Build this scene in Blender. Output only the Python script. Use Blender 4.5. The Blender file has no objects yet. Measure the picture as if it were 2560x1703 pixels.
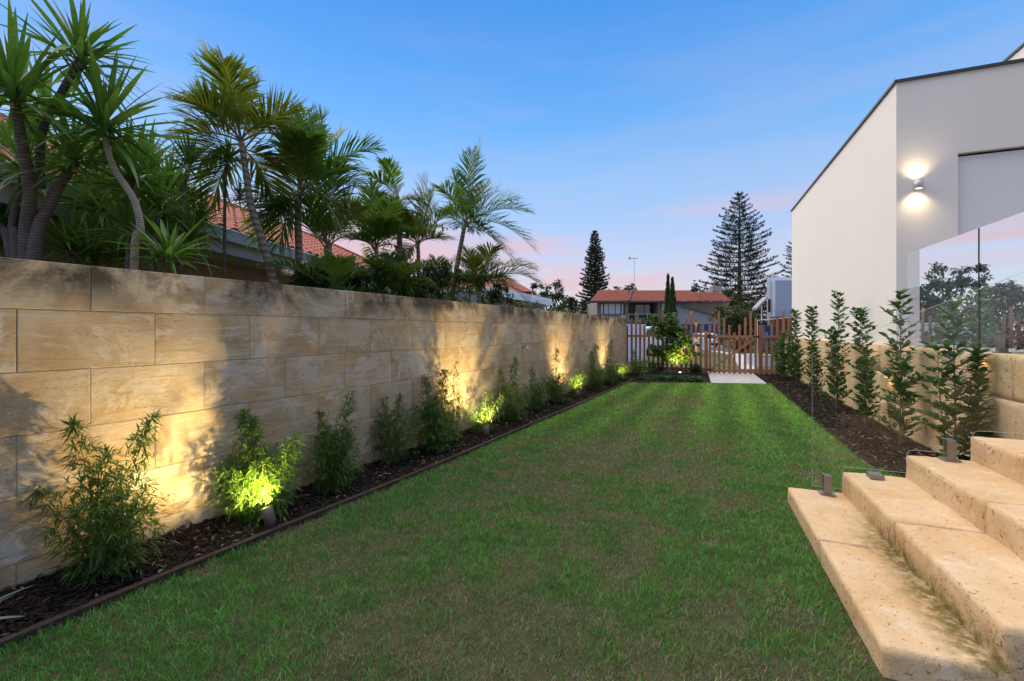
import bpy, math, random
import numpy as np
from mathutils import Vector, Matrix, noise as mnoise
R = math.radians
random.seed(7)
rng = np.random.default_rng(11)
SC = bpy.context.scene
COL = SC.collection

# ------------------------------------------------------------------ camera
F = 1120.0; HZ = 826.5; CAMH = 1.416          # focal length and horizon in photo pixels (2560 wide), eye height
cam = bpy.data.objects.new('camera', bpy.data.cameras.new('camera'))
COL.objects.link(cam); SC.camera = cam
cam.data.sensor_width = 36.0
cam.data.lens = F / 2560 * 36.0
cam.location = (0, 0, CAMH)
cam.rotation_euler = (R(90), 0, 0)
cam.data.shift_y = -(851.5 - HZ) / 2560
cam.data.clip_start = 0.05; cam.data.clip_end = 2000

# ------------------------------------------------------------------ sky, sun, exposure
SUN_AZ, SUN_EL = -45.0, 61.0                  # clockwise from the view direction, in degrees
def build_world():
    w = bpy.data.worlds.new('World'); SC.world = w; w.use_nodes = True
    nt = w.node_tree; N = nt.nodes; L = nt.links
    bg = N['Background']
    sky = N.new('ShaderNodeTexSky'); sky.sky_type = 'NISHITA'; sky.sun_disc = False
    sky.sun_elevation = R(4.0); sky.sun_rotation = R(SUN_AZ)
    sky.air_density = 1.0; sky.dust_density = 0.4; sky.ozone_density = 4.0
    tint = N.new('ShaderNodeMix'); tint.data_type = 'RGBA'; tint.blend_type = 'MULTIPLY'
    tint.inputs[0].default_value = 1.0
    L.new(sky.outputs[0], tint.inputs[6]); tint.inputs[7].default_value = (0.55, 0.62, 0.8, 1)
    tc = N.new('ShaderNodeTexCoord')
    nrm = N.new('ShaderNodeVectorMath'); nrm.operation = 'NORMALIZE'
    L.new(tc.outputs['Generated'], nrm.inputs[0])
    sep = N.new('ShaderNodeSeparateXYZ'); L.new(nrm.outputs[0], sep.inputs[0])
    ramp = N.new('ShaderNodeValToRGB')
    cr = ramp.color_ramp
    def c(r, g, b):
        f = lambda v: ((v/255+0.055)/1.055)**2.4 if v > 10 else v/255/12.92
        return (f(r), f(g), f(b), 1)
    stops = [(0.0, c(226, 214, 222)), (0.05, c(224, 220, 230)), (0.12, c(215, 218, 235)), (0.2, c(190, 209, 242)),
             (0.3, c(154, 202, 249)), (0.42, c(116, 182, 248)), (0.56, c(82, 159, 240)), (1.0, c(48, 110, 205))]
    cr.elements[0].position = stops[0][0]; cr.elements[0].color = stops[0][1]
    cr.elements[1].position = stops[-1][0]; cr.elements[1].color = stops[-1][1]
    for p, col in stops[1:-1]:
        e = cr.elements.new(p); e.color = col
    L.new(sep.outputs['Z'], ramp.inputs[0])
    mix = N.new('ShaderNodeMix'); mix.data_type = 'RGBA'; mix.inputs[0].default_value = 0.90
    L.new(tint.outputs[2], mix.inputs[6]); L.new(ramp.outputs[0], mix.inputs[7])
    # thin pink evening clouds, long and flat, low over the horizon all round
    mp = N.new('ShaderNodeMapping'); mp.inputs['Scale'].default_value = (1.2, 1.2, 9.0)
    mp.inputs['Rotation'].default_value = (0.0, 0.10, 0.0); mp.inputs['Location'].default_value = (0.2, 7.4, 1.9)
    L.new(nrm.outputs[0], mp.inputs[0])
    nz = N.new('ShaderNodeTexNoise'); nz.inputs['Scale'].default_value = 1.7; nz.inputs['Detail'].default_value = 4
    nz.inputs['Roughness'].default_value = 0.55
    L.new(mp.outputs[0], nz.inputs['Vector'])
    m1 = N.new('ShaderNodeMapRange'); m1.inputs[1].default_value = 0.41; m1.inputs[2].default_value = 0.60
    L.new(nz.outputs[0], m1.inputs[0])
    band = N.new('ShaderNodeValToRGB'); b = band.color_ramp
    b.elements[0].position = 0.02; b.elements[0].color = (0.25, 0.25, 0.25, 1)
    b.elements[1].position = 0.6; b.elements[1].color = (0.0, 0.0, 0.0, 1)
    for p, v in ((0.07, 0.7), (0.15, 0.95), (0.21, 0.7), (0.27, 0.12), (0.45, 0.10)):
        e = b.elements.new(p); e.color = (v, v, v, 1)
    L.new(sep.outputs['Z'], band.inputs[0])
    mm = N.new('ShaderNodeMath'); mm.operation = 'MULTIPLY'
    L.new(m1.outputs[0], mm.inputs[0]); L.new(band.outputs[0], mm.inputs[1])
    cl = N.new('ShaderNodeMix'); cl.data_type = 'RGBA'
    L.new(mm.outputs[0], cl.inputs[0]); L.new(mix.outputs[2], cl.inputs[6])
    cl.inputs[7].default_value = c(236, 198, 206)
    L.new(cl.outputs[2], bg.inputs[0])
    bg.inputs[1].default_value = 1.0
build_world()
sun = bpy.data.objects.new('sun', bpy.data.lights.new('sun', 'SUN')); COL.objects.link(sun)
sun.data.energy = 5.0; sun.data.angle = R(100); sun.data.color = (1.0, 0.87, 0.68)
sd = Vector((math.sin(R(SUN_AZ))*math.cos(R(SUN_EL)), math.cos(R(SUN_AZ))*math.cos(R(SUN_EL)), math.sin(R(SUN_EL))))
sun.rotation_euler = sd.to_track_quat('Z', 'Y').to_euler()
sun.location = sd * 60
VS = SC.view_settings
VS.view_transform = 'Standard'; VS.look = 'None'; VS.exposure = 0.0; VS.gamma = 1.0
try: VS.use_curve_mapping = False
except Exception: pass

# ------------------------------------------------------------------ pixel helpers
def P(px, py, Y):
    return Vector(((px-1280)/F*Y, Y, CAMH + (HZ-py)/F*Y))
def sst(a, b, x):
    t = min(1, max(0, (x-a)/(b-a))); return t*t*(3-2*t)
def gz(x, y):
    if y < 15: return 0.10*sst(4, 14.5, y)
    return 0.10 - 0.65*sst(16, 60, y)
def gpt(px, py):
    Y = F*CAMH/(py-HZ)
    for _ in range(30):
        Y = F*(CAMH-gz(0, Y))/(py-HZ)
    X = (px-1280)/F*Y
    return Vector((X, Y, gz(X, Y)))
DW = Vector((0.4751, 0.8799, 0)); NW = Vector((0.8799, -0.4751, 0))   # garden wall: along, towards the lawn
DH = Vector((0.378, 0.926, 0)); EH = Vector((0.926, -0.378, 0))       # house and steps: along, to the right
AW = math.atan2(DW.y, DW.x); AH = math.atan2(DH.y, DH.x)
WALL0 = Vector((-2.75, 2.405, 0))
def wall_x(y): return -2.75 + 0.54*(y-2.405)
def ret_x(y): return 2.775 + 0.408*y

# ------------------------------------------------------------------ mesh helpers
class MB:
    def __init__(s): s.v = []; s.f = []
    def add(s, vs, fs):
        o = len(s.v); s.v += [tuple(p) for p in vs]; s.f += [tuple(i+o for i in f) for f in fs]; return s
    def box(s, c, size, rz=0.0, ry=0.0, rx=0.0):
        M = Matrix.Rotation(rz, 3, 'Z') @ Matrix.Rotation(ry, 3, 'Y') @ Matrix.Rotation(rx, 3, 'X')
        h = Vector(size)/2; c = Vector(c)
        vs = [c + M @ Vector((x*h.x, y*h.y, z*h.z)) for z in (-1, 1) for y in (-1, 1) for x in (-1, 1)]
        return s.add(vs, [(0,2,3,1),(4,5,7,6),(0,1,5,4),(2,6,7,3),(0,4,6,2),(1,3,7,5)])
    def tube(s, pts, rads, n=8, cap=True):
        pts = [Vector(p) for p in pts]
        if not hasattr(rads, '__len__'): rads = [rads]*len(pts)
        o = len(s.v); m = len(pts)
        for i, p in enumerate(pts):
            t = (pts[min(i+1, m-1)] - pts[max(i-1, 0)]).normalized()
            a = t.cross(Vector((0.31, 0.95, 0.05)) if abs(t.z) > 0.5 else Vector((0, 0, 1))).normalized(); b = t.cross(a)
            for k in range(n):
                an = 2*math.pi*k/n
                s.v.append(tuple(p + (a*math.cos(an) + b*math.sin(an))*rads[i]))
        for i in range(m-1):
            for k in range(n):
                k2 = (k+1) % n
                s.f.append((o+i*n+k, o+i*n+k2, o+(i+1)*n+k2, o+(i+1)*n+k))
        if cap:
            s.f.append(tuple(o+k for k in reversed(range(n)))); s.f.append(tuple(o+(m-1)*n+k for k in range(n)))
        return s
    def prism(s, poly, z0, z1):
        n = len(poly)
        vs = [(p[0], p[1], z0) for p in poly] + [(p[0], p[1], z1) for p in poly]
        return s.add(vs, [tuple(reversed(range(n))), tuple(range(n, 2*n))] + [(i, (i+1) % n, n+(i+1) % n, n+i) for i in range(n)])
    def slab(s, pts, off):                    # polygon in space, thickened by the vector off
        n = len(pts); off = Vector(off)
        vs = [Vector(p) for p in pts]; vs = vs + [p+off for p in vs]
        return s.add(vs, [tuple(reversed(range(n))), tuple(range(n, 2*n))] + [(i, (i+1) % n, n+(i+1) % n, n+i) for i in range(n)])
    def build(s, name, m, parent=None, origin=(0, 0, 0), smooth=False):
        o = Vector(origin)
        me = bpy.data.meshes.new(name)
        me.from_pydata([tuple(Vector(p)-o) for p in s.v], [], s.f); me.update()
        import bmesh
        bm = bmesh.new(); bm.from_mesh(me); bmesh.ops.recalc_face_normals(bm, faces=bm.faces); bm.to_mesh(me); bm.free()
        if smooth:
            me.polygons.foreach_set('use_smooth', [True]*len(me.polygons))
        return link(name, me, m, parent, None if parent else o)
def link(name, me, m, parent=None, loc=None):
    ob = bpy.data.objects.new(name, me); COL.objects.link(ob)
    if m and not me.materials: me.materials.append(M[m] if isinstance(m, str) else m)
    if parent is not None: ob.parent = parent
    if loc is not None: ob.location = loc
    return ob
def np_mesh(name, V, Fs, smooth=False, col=None):
    V = np.asarray(V, dtype=np.float32).reshape(-1, 3)
    Fs = [np.asarray(f, dtype=np.int32) for f in Fs if len(f)]
    me = bpy.data.meshes.new(name)
    me.vertices.add(len(V)); me.vertices.foreach_set('co', V.ravel())
    tot = np.concatenate([np.full(len(f), f.shape[1], dtype=np.int32) for f in Fs])
    idx = np.concatenate([f.ravel() for f in Fs])
    me.loops.add(len(idx)); me.loops.foreach_set('vertex_index', idx)
    me.polygons.add(len(tot))
    st = np.zeros(len(tot), dtype=np.int32); st[1:] = np.cumsum(tot)[:-1]
    me.polygons.foreach_set('loop_start', st)
    try: me.polygons.foreach_set('loop_total', tot)
    except Exception: pass
    if smooth: me.polygons.foreach_set('use_smooth', np.ones(len(tot), dtype=bool))
    if col is not None:
        a = me.color_attributes.new('Col', 'FLOAT_COLOR', 'POINT')
        c4 = np.ones((len(V), 4), dtype=np.float32); c4[:, :3] = col
        a.data.foreach_set('color', c4.ravel())
    me.update(calc_edges=True); me.validate()
    return me
def thing(name, label, cat, loc=(0, 0, 0), rz=0.0, group=None):
    o = bpy.data.objects.new(name, None); COL.objects.link(o); o.empty_display_size = 0.1
    o.location = loc; o.rotation_euler = (0, 0, rz); o['label'] = label; o['category'] = cat
    if group: o['group'] = group
    return o
def tag(o, label, cat, group=None):
    o['label'] = label; o['category'] = cat
    if group: o['group'] = group
    return o
def struct(o): o['kind'] = 'structure'; return o
def stuff(o): o['kind'] = 'stuff'; return o
def unit(v): return v / np.maximum(np.linalg.norm(v, axis=-1, keepdims=True), 1e-9)
def vnoise(x, y, seed=0):
    xi = np.floor(x).astype(np.int64); yi = np.floor(y).astype(np.int64); fx = x-xi; fy = y-yi
    def h(a, b):
        n = (a*374761393 + b*668265263 + seed*1442695041) & 0xffffffff
        n = ((n ^ (n >> 13))*1274126177) & 0xffffffff
        return ((n ^ (n >> 16)) & 0xffff)/65535.0
    u = fx*fx*(3-2*fx); v = fy*fy*(3-2*fy)
    return (h(xi, yi)*(1-u)+h(xi+1, yi)*u)*(1-v) + (h(xi, yi+1)*(1-u)+h(xi+1, yi+1)*u)*v
def fbm(x, y, seed=0, o=3):
    s = 0; a = 1; t = 0
    for k in range(o):
        s = s + a*vnoise(x*2**k, y*2**k, seed+k); t += a; a *= 0.5
    return s/t
def chamfer_mesh(name, sx, sy, sz, c):
    vs = []; sg = [(x, y, z) for z in (-1, 1) for y in (-1, 1) for x in (-1, 1)]
    import bmesh
    bm = bmesh.new()
    bmesh.ops.create_cube(bm, size=1.0)
    for v in bm.verts: v.co = Vector((v.co.x*sx, v.co.y*sy, v.co.z*sz))
    bmesh.ops.bevel(bm, geom=list(bm.edges), offset=c, segments=1, affect='EDGES', profile=0.5)
    me = bpy.data.meshes.new(name); bm.to_mesh(me); bm.free()
    return me
def rough_block(name, sx, sy, sz, c, seed, amp=0.006, cell=0.055):
    import bmesh
    bm = bmesh.new()
    nx, ny, nz = (max(2, int(s/cell)) for s in (sx, sy, sz))
    key = {}
    def V(i, j, k):
        if (i, j, k) not in key:
            p = Vector((-sx/2+sx*i/nx, -sy/2+sy*j/ny, -sz/2+sz*k/nz))
            q = Vector((max(-sx/2+c, min(sx/2-c, p.x)), max(-sy/2+c, min(sy/2-c, p.y)), max(-sz/2+c, min(sz/2-c, p.z))))
            d = p-q
            if d.length > 1e-6: p = q + d.normalized()*c if sum(abs(t) > 1e-6 for t in d) > 1 else p
            s3 = Vector((seed*3.1, seed*1.7, seed*0.9))
            nn = d.normalized() if d.length > 1e-6 else Vector((0, 0, 1))
            edge = sum(abs(t) > c*0.5 for t in d)
            p = p + nn*(mnoise.noise(p*9+s3)*amp + mnoise.noise(p*26+s3)*amp*(0.9 if edge > 1 else 0.35))
            key[(i, j, k)] = bm.verts.new(p)
        return key[(i, j, k)]
    for i in range(nx):
        for j in range(ny):
            for k in (0, nz): bm.faces.new([V(i, j, k), V(i+1, j, k), V(i+1, j+1, k), V(i, j+1, k)])
    for i in range(nx):
        for k in range(nz):
            for j in (0, ny): bm.faces.new([V(i, j, k), V(i+1, j, k), V(i+1, j, k+1), V(i, j, k+1)])
    for j in range(ny):
        for k in range(nz):
            for i in (0, nx): bm.faces.new([V(i, j, k), V(i, j+1, k), V(i, j+1, k+1), V(i, j, k+1)])
    bmesh.ops.recalc_face_normals(bm, faces=bm.faces)
    me = bpy.data.meshes.new(name); bm.to_mesh(me); bm.free()
    me.polygons.foreach_set('use_smooth', [True]*len(me.polygons))
    return me

# ------------------------------------------------------------------ materials (all procedural)
M = {}
class NT:
    def __init__(s, name):
        s.m = bpy.data.materials.new(name); s.m.use_nodes = True; s.t = s.m.node_tree; s.N = s.t.nodes; s.L = s.t.links
        s.b = s.N['Principled BSDF']; s.out = s.N['Material Output']; M[name] = s.m
        s.geo = None
    def pos(s, scale=(1, 1, 1), rot=(0, 0, 0), kind='world'):
        mp = s.N.new('ShaderNodeMapping'); mp.inputs['Scale'].default_value = scale; mp.inputs['Rotation'].default_value = rot
        if kind == 'world':
            g = s.N.new('ShaderNodeNewGeometry'); s.L.new(g.outputs['Position'], mp.inputs[0])
        else:
            g = s.N.new('ShaderNodeTexCoord'); s.L.new(g.outputs['Object'], mp.inputs[0])
        return mp.outputs[0]
    def noise(s, vec, scale, detail=4, rough=0.55, dist=0.0):
        n = s.N.new('ShaderNodeTexNoise'); n.inputs['Scale'].default_value = scale; n.inputs['Detail'].default_value = detail
        n.inputs['Roughness'].default_value = rough; n.inputs['Distortion'].default_value = dist
        if vec is not None: s.L.new(vec, n.inputs['Vector'])
        return n.outputs[0]
    def rng(s, v, a, b, c=0.0, d=1.0):
        n = s.N.new('ShaderNodeMapRange'); s.L.new(v, n.inputs[0])
        for i, x in enumerate((a, b, c, d)): n.inputs[i+1].default_value = x
        return n.outputs[0]
    def math(s, op, a, b):
        n = s.N.new('ShaderNodeMath'); n.operation = op
        for i, x in enumerate((a, b)):
            if isinstance(x, (int, float)): n.inputs[i].default_value = x
            else: s.L.new(x, n.inputs[i])
        return n.outputs[0]
    def mix(s, f, a, b, mode='MIX'):
        n = s.N.new('ShaderNodeMix'); n.data_type = 'RGBA'; n.blend_type = mode
        for i, x in ((0, f), (6, a), (7, b)):
            if isinstance(x, (int, float)): n.inputs[i].default_value = x
            elif isinstance(x, tuple): n.inputs[i].default_value = (*x, 1) if len(x) == 3 else x
            else: s.L.new(x, n.inputs[i])
        return n.outputs[2]
    def bump(s, h, strength=0.4, dist=0.01, prev=None):
        n = s.N.new('ShaderNodeBump'); n.inputs['Strength'].default_value = strength; n.inputs['Distance'].default_value = dist
        s.L.new(h, n.inputs['Height'])
        if prev: s.L.new(prev, n.inputs['Normal'])
        return n.outputs[0]
    def rnd(s):
        n = s.N.new('ShaderNodeObjectInfo'); return n.outputs['Random']
    def z(s):
        g = s.N.new('ShaderNodeNewGeometry'); x = s.N.new('ShaderNodeSeparateXYZ'); s.L.new(g.outputs['Position'], x.inputs[0]); return x.outputs['Z']
    def fin(s, col, rough=0.7, nrm=None, spec=0.3, metal=0.0):
        if isinstance(col, tuple): s.b.inputs['Base Color'].default_value = (*col, 1)
        else: s.L.new(col, s.b.inputs['Base Color'])
        if isinstance(rough, (int, float)): s.b.inputs['Roughness'].default_value = rough
        else: s.L.new(rough, s.b.inputs['Roughness'])
        s.b.inputs['Specular IOR Level'].default_value = spec; s.b.inputs['Metallic'].default_value = metal
        if nrm: s.L.new(nrm, s.b.inputs['Normal'])
        return s.m

def simple(name, col, rough=0.6, col2=None, scale=6.0, bs=0.0, bscale=60.0, bd=0.004, spec=0.3, metal=0.0, stretch=(1, 1, 1), kind='world', lo=0.35, hi=0.7):
    t = NT(name); p = t.pos(stretch, kind=kind)
    c = col
    if col2: c = t.mix(t.rng(t.noise(p, scale, 5), lo, hi), col, col2)
    n = t.bump(t.noise(p, bscale, 4), bs, bd) if bs else None
    return t.fin(c, rough, n, spec, metal)

def limestone_wall():
    t = NT('limestone'); pw = t.pos((1, 1, 1)); al = t.pos((1, 1, 1), (0, 0, -AW))
    st = t.N.new('ShaderNodeMapping'); st.inputs['Scale'].default_value = (2.2, 2.2, 13.0); t.L.new(al, st.inputs[0]); sv = st.outputs[0]
    oi = t.rnd(); cmb = t.N.new('ShaderNodeCombineXYZ'); t.L.new(t.math('MULTIPLY', oi, 31.0), cmb.inputs[0]); t.L.new(t.math('MULTIPLY', oi, 17.0), cmb.inputs[2])
    va = t.N.new('ShaderNodeVectorMath'); va.operation = 'ADD'; t.L.new(pw, va.inputs[0]); t.L.new(cmb.outputs[0], va.inputs[1]); pw = va.outputs[0]
    big = t.noise(pw, 2.3, 5, 0.6, 0.6); mid = t.noise(sv, 1.6, 6, 0.65, 0.4); fine = t.noise(pw, 120, 3, 0.6)
    c = t.mix(t.rng(big, 0.42, 0.60), (0.60, 0.465, 0.30), (0.48, 0.325, 0.165))
    c = t.mix(t.rng(mid, 0.56, 0.70, 0, 0.75), c, (0.66, 0.58, 0.46))
    c = t.mix(t.rng(t.noise(pw, 3.3, 7, 0.74, 0.5), 0.545, 0.585, 0, 0.7), c, (0.66, 0.57, 0.45))
    c = t.mix(t.rng(mid, 0.42, 0.30, 0, 0.5), c, (0.33, 0.215, 0.10))
    c = t.mix(t.rng(t.rnd(), 0, 1, 0, 0.26), c, (0.36, 0.25, 0.14))
    # black-green lichen that grows down from the top course in patches
    top = t.rng(t.z(), 1.50, 1.72); pat = t.rng(t.noise(al, 1.5, 7, 0.72, 0.4), 0.42, 0.56)
    c = t.mix(t.math('MULTIPLY', t.math('MULTIPLY', top, pat), 0.95), c, (0.07, 0.065, 0.045))
    pore = t.math('MULTIPLY', t.rng(t.noise(sv, 22, 3, 0.6, 0.5), 0.62, 0.68), t.rng(t.noise(pw, 3.0, 3), 0.42, 0.55))
    c = t.mix(t.math('MULTIPLY', pore, 0.7), c, (0.22, 0.14, 0.07))
    h = t.math('SUBTRACT', t.math('ADD', t.math('MULTIPLY', mid, 1.0), t.math('MULTIPLY', fine, 0.35)), t.math('MULTIPLY', pore, 0.8))
    n = t.bump(h, 0.7, 0.013); n = t.bump(t.noise(sv, 7, 5, 0.7), 0.30, 0.006, n)
    t.fin(c, 0.92, n, 0.15)
limestone_wall()
def limestone_steps():
    t = NT('reconstituted_limestone'); p = t.pos()
    big = t.noise(p, 2.6, 5, 0.6, 0.4); fine = t.noise(p, 95, 4, 0.65)
    pit = t.noise(p, 38, 3, 0.6, 0.8)
    c = t.mix(t.rng(big, 0.35, 0.65), (0.65, 0.475, 0.285), (0.575, 0.37, 0.18))
    c = t.mix(t.rng(t.noise(p, 9, 5, 0.7), 0.55, 0.72, 0, 0.7), c, (0.70, 0.60, 0.47))
    # brown open pores, mostly on upright faces
    g = t.N.new('ShaderNodeNewGeometry'); x = t.N.new('ShaderNodeSeparateXYZ'); t.L.new(g.outputs['True Normal'], x.inputs[0])
    up = t.rng(x.outputs['Z'], 0.3, 0.8, 1.0, 0.2)
    pm = t.math('MULTIPLY', t.rng(pit, 0.59, 0.645), up)
    pm = t.math('MULTIPLY', pm, t.rng(t.noise(p, 5.0, 3), 0.36, 0.56))
    c = t.mix(t.math('MULTIPLY', pm, 0.75), c, (0.24, 0.145, 0.075))
    pb = t.rng(t.noise(p, 60, 2, 0.5, 1.0), 0.655, 0.70)
    c = t.mix(t.math('MULTIPLY', pb, 0.6), c, (0.16, 0.10, 0.06))
    # olive algae where water sits in the corner of the lowest tread
    def dot(v):
        d = t.N.new('ShaderNodeVectorMath'); d.operation = 'DOT_PRODUCT'; t.L.new(p, d.inputs[0]); d.inputs[1].default_value = v; return d.outputs['Value']
    u = t.math('ABSOLUTE', t.math('SUBTRACT', dot((0.926, -0.378, 0)), 2.281*0.926-3.71*0.378+0.345), 0)
    zz = t.math('ABSOLUTE', t.math('SUBTRACT', t.z(), 0.135), 0)
    v = t.math('SUBTRACT', dot((0.378, 0.926, 0)), 2.281*0.378+3.71*0.926)
    wob = t.math('MULTIPLY', t.noise(p, 7, 5, 0.7), 0.12)
    mk = t.math('MULTIPLY', t.rng(t.math('SUBTRACT', u, wob), 0.10, -0.04), t.rng(t.math('SUBTRACT', zz, wob), 0.04, -0.05))
    mk = t.math('MULTIPLY', mk, t.rng(v, -0.35, -0.9)); mk = t.math('MULTIPLY', mk, t.rng(t.noise(p, 16, 5, 0.7), 0.30, 0.55))
    c = t.mix(t.math('MULTIPLY', mk, 0.9), c, (0.105, 0.090, 0.018))
    c = t.mix(t.math('MULTIPLY', t.rng(t.noise(p, 3.1, 5, 0.7), 0.60, 0.72), 0.3), c, (0.36, 0.26, 0.10))
    h = t.math('SUBTRACT', t.math('MULTIPLY', fine, 0.5), t.math('ADD', t.math('MULTIPLY', pm, 1.2), pb))
    t.fin(c, 0.9, t.bump(h, 0.6, 0.008), 0.2)
limestone_steps()
def moss_mat():
    t = NT('moss_film'); p = t.pos()
    t.fin(t.mix(t.rng(t.noise(p, 14, 5), 0.3, 0.7), (0.13, 0.115, 0.03), (0.33, 0.25, 0.11)), 0.95, t.bump(t.noise(p, 90, 4), 0.5, 0.005), 0.1)
moss_mat()
def render_mat(name, col, b=0.25):
    t = NT(name); p = t.pos(); n = t.noise(p, 130, 4, 0.7)
    c = t.mix(t.rng(t.noise(p, 0.9, 4), 0.3, 0.75, 0, 0.35), col, tuple(x*0.9 for x in col))
    t.fin(c, 0.85, t.bump(n, b, 0.004), 0.2)
render_mat('white_render', (0.765, 0.725, 0.675)); render_mat('far_white', (0.78, 0.79, 0.80), 0.1)
simple('door_paint', (0.70, 0.70, 0.69), 0.5, bs=0.05)
simple('flashing', (0.055, 0.06, 0.065), 0.5, metal=0.0)
simple('dark_gap', (0.01, 0.01, 0.011), 0.6)
simple('steel', (0.45, 0.45, 0.45), 0.35, metal=1.0, bs=0.05)
simple('spigot_metal', (0.26, 0.25, 0.245), 0.38, metal=0.85, bs=0.05)
simple('lamp_body', (0.62, 0.60, 0.57), 0.4, metal=0.3)
simple('uplight_body', (0.085, 0.068, 0.052), 0.5, (0.12, 0.098, 0.078), 20, metal=0.4)
simple('mulch_soil', (0.014, 0.009, 0.007), 0.95, (0.03, 0.018, 0.012), 22, 1.0, 70, 0.02, 0.1)
simple('lawn_soil', (0.045, 0.060, 0.022), 0.95, (0.095, 0.085, 0.045), 5, 0.8, 90, 0.015, 0.1)
simple('earth', (0.10, 0.085, 0.05), 0.95, (0.06, 0.075, 0.03), 0.6, 0.5, 20, 0.02, 0.1)
simple('verge_lawn', (0.075, 0.105, 0.035), 0.95, (0.14, 0.125, 0.06), 1.4, 0.7, 60, 0.02, 0.1)
simple('asphalt', (0.06, 0.06, 0.062), 0.9, (0.08, 0.078, 0.075), 3, 0.5, 120, 0.005, 0.2)
simple('kerb_concrete', (0.42, 0.41, 0.40), 0.85, (0.50, 0.48, 0.46), 4, 0.2)
simple('edging_timber', (0.030, 0.018, 0.013), 0.8, (0.055, 0.034, 0.026), 8, 0.6, 40, 0.006)
simple('brick_paving', (0.40, 0.33, 0.29), 0.9, (0.50, 0.42, 0.37), 3, 0.3)
def slab_mat():
    t = NT('path_concrete'); p = t.pos()
    c = t.mix(t.rng(t.noise(p, 3, 6, 0.7), 0.35, 0.65), (0.35, 0.345, 0.34), (0.46, 0.45, 0.44))
    c = t.mix(t.rng(t.noise(p, 60, 2), 0.66, 0.72), c, (0.25, 0.24, 0.23))
    t.fin(c, 0.85, t.bump(t.noise(p, 70, 5), 0.4, 0.006), 0.25)
slab_mat()
def wood(name, a, b):
    t = NT(name); p = t.pos((14, 14, 1.1), kind='object')
    c = t.mix(t.rng(t.noise(p, 2.6, 6, 0.65, 0.6), 0.3, 0.72), a, b)
    c = t.mix(t.rng(t.rnd(), 0, 1, 0, 0.55), c, tuple(x*0.62 for x in b))
    c = t.mix(t.math('MULTIPLY', t.rng(t.math('FRACT', t.math('MULTIPLY', t.rnd(), 7.3), 0), 0.55, 1.0), 0.45), c, (0.27, 0.19, 0.15))
    t.fin(c, 0.62, t.bump(t.noise(p, 5, 5), 0.3, 0.003), 0.3)
wood('jarrah', (0.43, 0.20, 0.11), (0.29, 0.135, 0.08))
wood('post_jarrah', (0.42, 0.15, 0.065), (0.29, 0.105, 0.05))
wood('grey_timber', (0.40, 0.32, 0.22), (0.26, 0.20, 0.13))
def tile_mat(name, bumpy):
    t = NT(name); p = t.pos()
    c = t.mix(t.rng(t.noise(p, 3, 5), 0.3, 0.7), (0.38, 0.11, 0.062), (0.27, 0.07, 0.045))
    c = t.mix(t.rng(t.rnd(), 0, 1, 0, 0.35), c, (0.26, 0.09, 0.06))
    c = t.mix(t.rng(t.noise(p, 25, 4), 0.62, 0.8, 0, 0.6), c, (0.20, 0.14, 0.10))
    t.fin(c, 0.8, t.bump(t.noise(p, 60, 3), 0.3, 0.005), 0.25)
tile_mat('terracotta', True)
simple('fascia_grey', (0.30, 0.31, 0.32), 0.6, (0.26, 0.27, 0.28), 3)
simple('soffit', (0.42, 0.42, 0.40), 0.7)
simple('neighbour_brick', (0.30, 0.22, 0.16), 0.9, (0.24, 0.17, 0.12), 5, 0.3, 40)
simple('cream_cladding', (0.62, 0.52, 0.32), 0.8, (0.55, 0.45, 0.28), 5)
simple('far_wall_brown', (0.27, 0.235, 0.21), 0.85, (0.23, 0.20, 0.18), 1.2)
simple('far_wall_grey', (0.235, 0.25, 0.26), 0.8, (0.21, 0.225, 0.235), 1.0)
simple('far_trim', (0.09, 0.08, 0.08), 0.7)
simple('blue_door', (0.012, 0.055, 0.13), 0.5, (0.01, 0.045, 0.11), 1)
simple('white_trim', (0.75, 0.75, 0.74), 0.5)
simple('blind_white', (0.52, 0.57, 0.60), 0.3, spec=0.6)
simple('blue_panel', (0.36, 0.42, 0.50), 0.5)
simple('plant_trunk', (0.20, 0.155, 0.11), 0.9, (0.12, 0.09, 0.065), 9, 0.7, 30, 0.01)
simple('car_white', (0.78, 0.79, 0.80), 0.25, spec=0.6)
simple('car_black', (0.015, 0.015, 0.017), 0.5)
simple('car_glass', (0.02, 0.025, 0.03), 0.08, spec=0.8)
simple('tyre', (0.02, 0.02, 0.02), 0.9)
simple('red_lens', (0.45, 0.02, 0.02), 0.3)
simple('rust_red', (0.13, 0.035, 0.03), 0.8)
simple('pale_cloth', (0.72, 0.76, 0.80), 0.8)
def window_glass():
    t = NT('window_glass'); t.fin((0.03, 0.04, 0.05), 0.06, None, 0.9)
window_glass()
def ringed(name, a, b, k):
    t = NT(name); p = t.pos((1, 1, 1), kind='world')
    w = t.N.new('ShaderNodeTexWave'); w.wave_type = 'BANDS'; w.bands_direction = 'Z'; w.inputs['Scale'].default_value = k
    w.inputs['Distortion'].default_value = 2.0; w.inputs['Detail'].default_value = 2; w.inputs['Detail Scale'].default_value = 2.0
    t.L.new(p, w.inputs['Vector'])
    c = t.mix(w.outputs['Fac'], a, b); c = t.mix(t.rng(t.noise(p, 14, 5), 0.4, 0.75, 0, 0.6), c, tuple(x*0.6 for x in a))
    t.fin(c, 0.85, t.bump(w.outputs['Fac'], 0.5, 0.008), 0.2)
ringed('dracaena_bark', (0.30, 0.23, 0.16), (0.42, 0.34, 0.25), 16)
ringed('palm_bark', (0.17, 0.12, 0.08), (0.34, 0.30, 0.25), 4.2)
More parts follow.
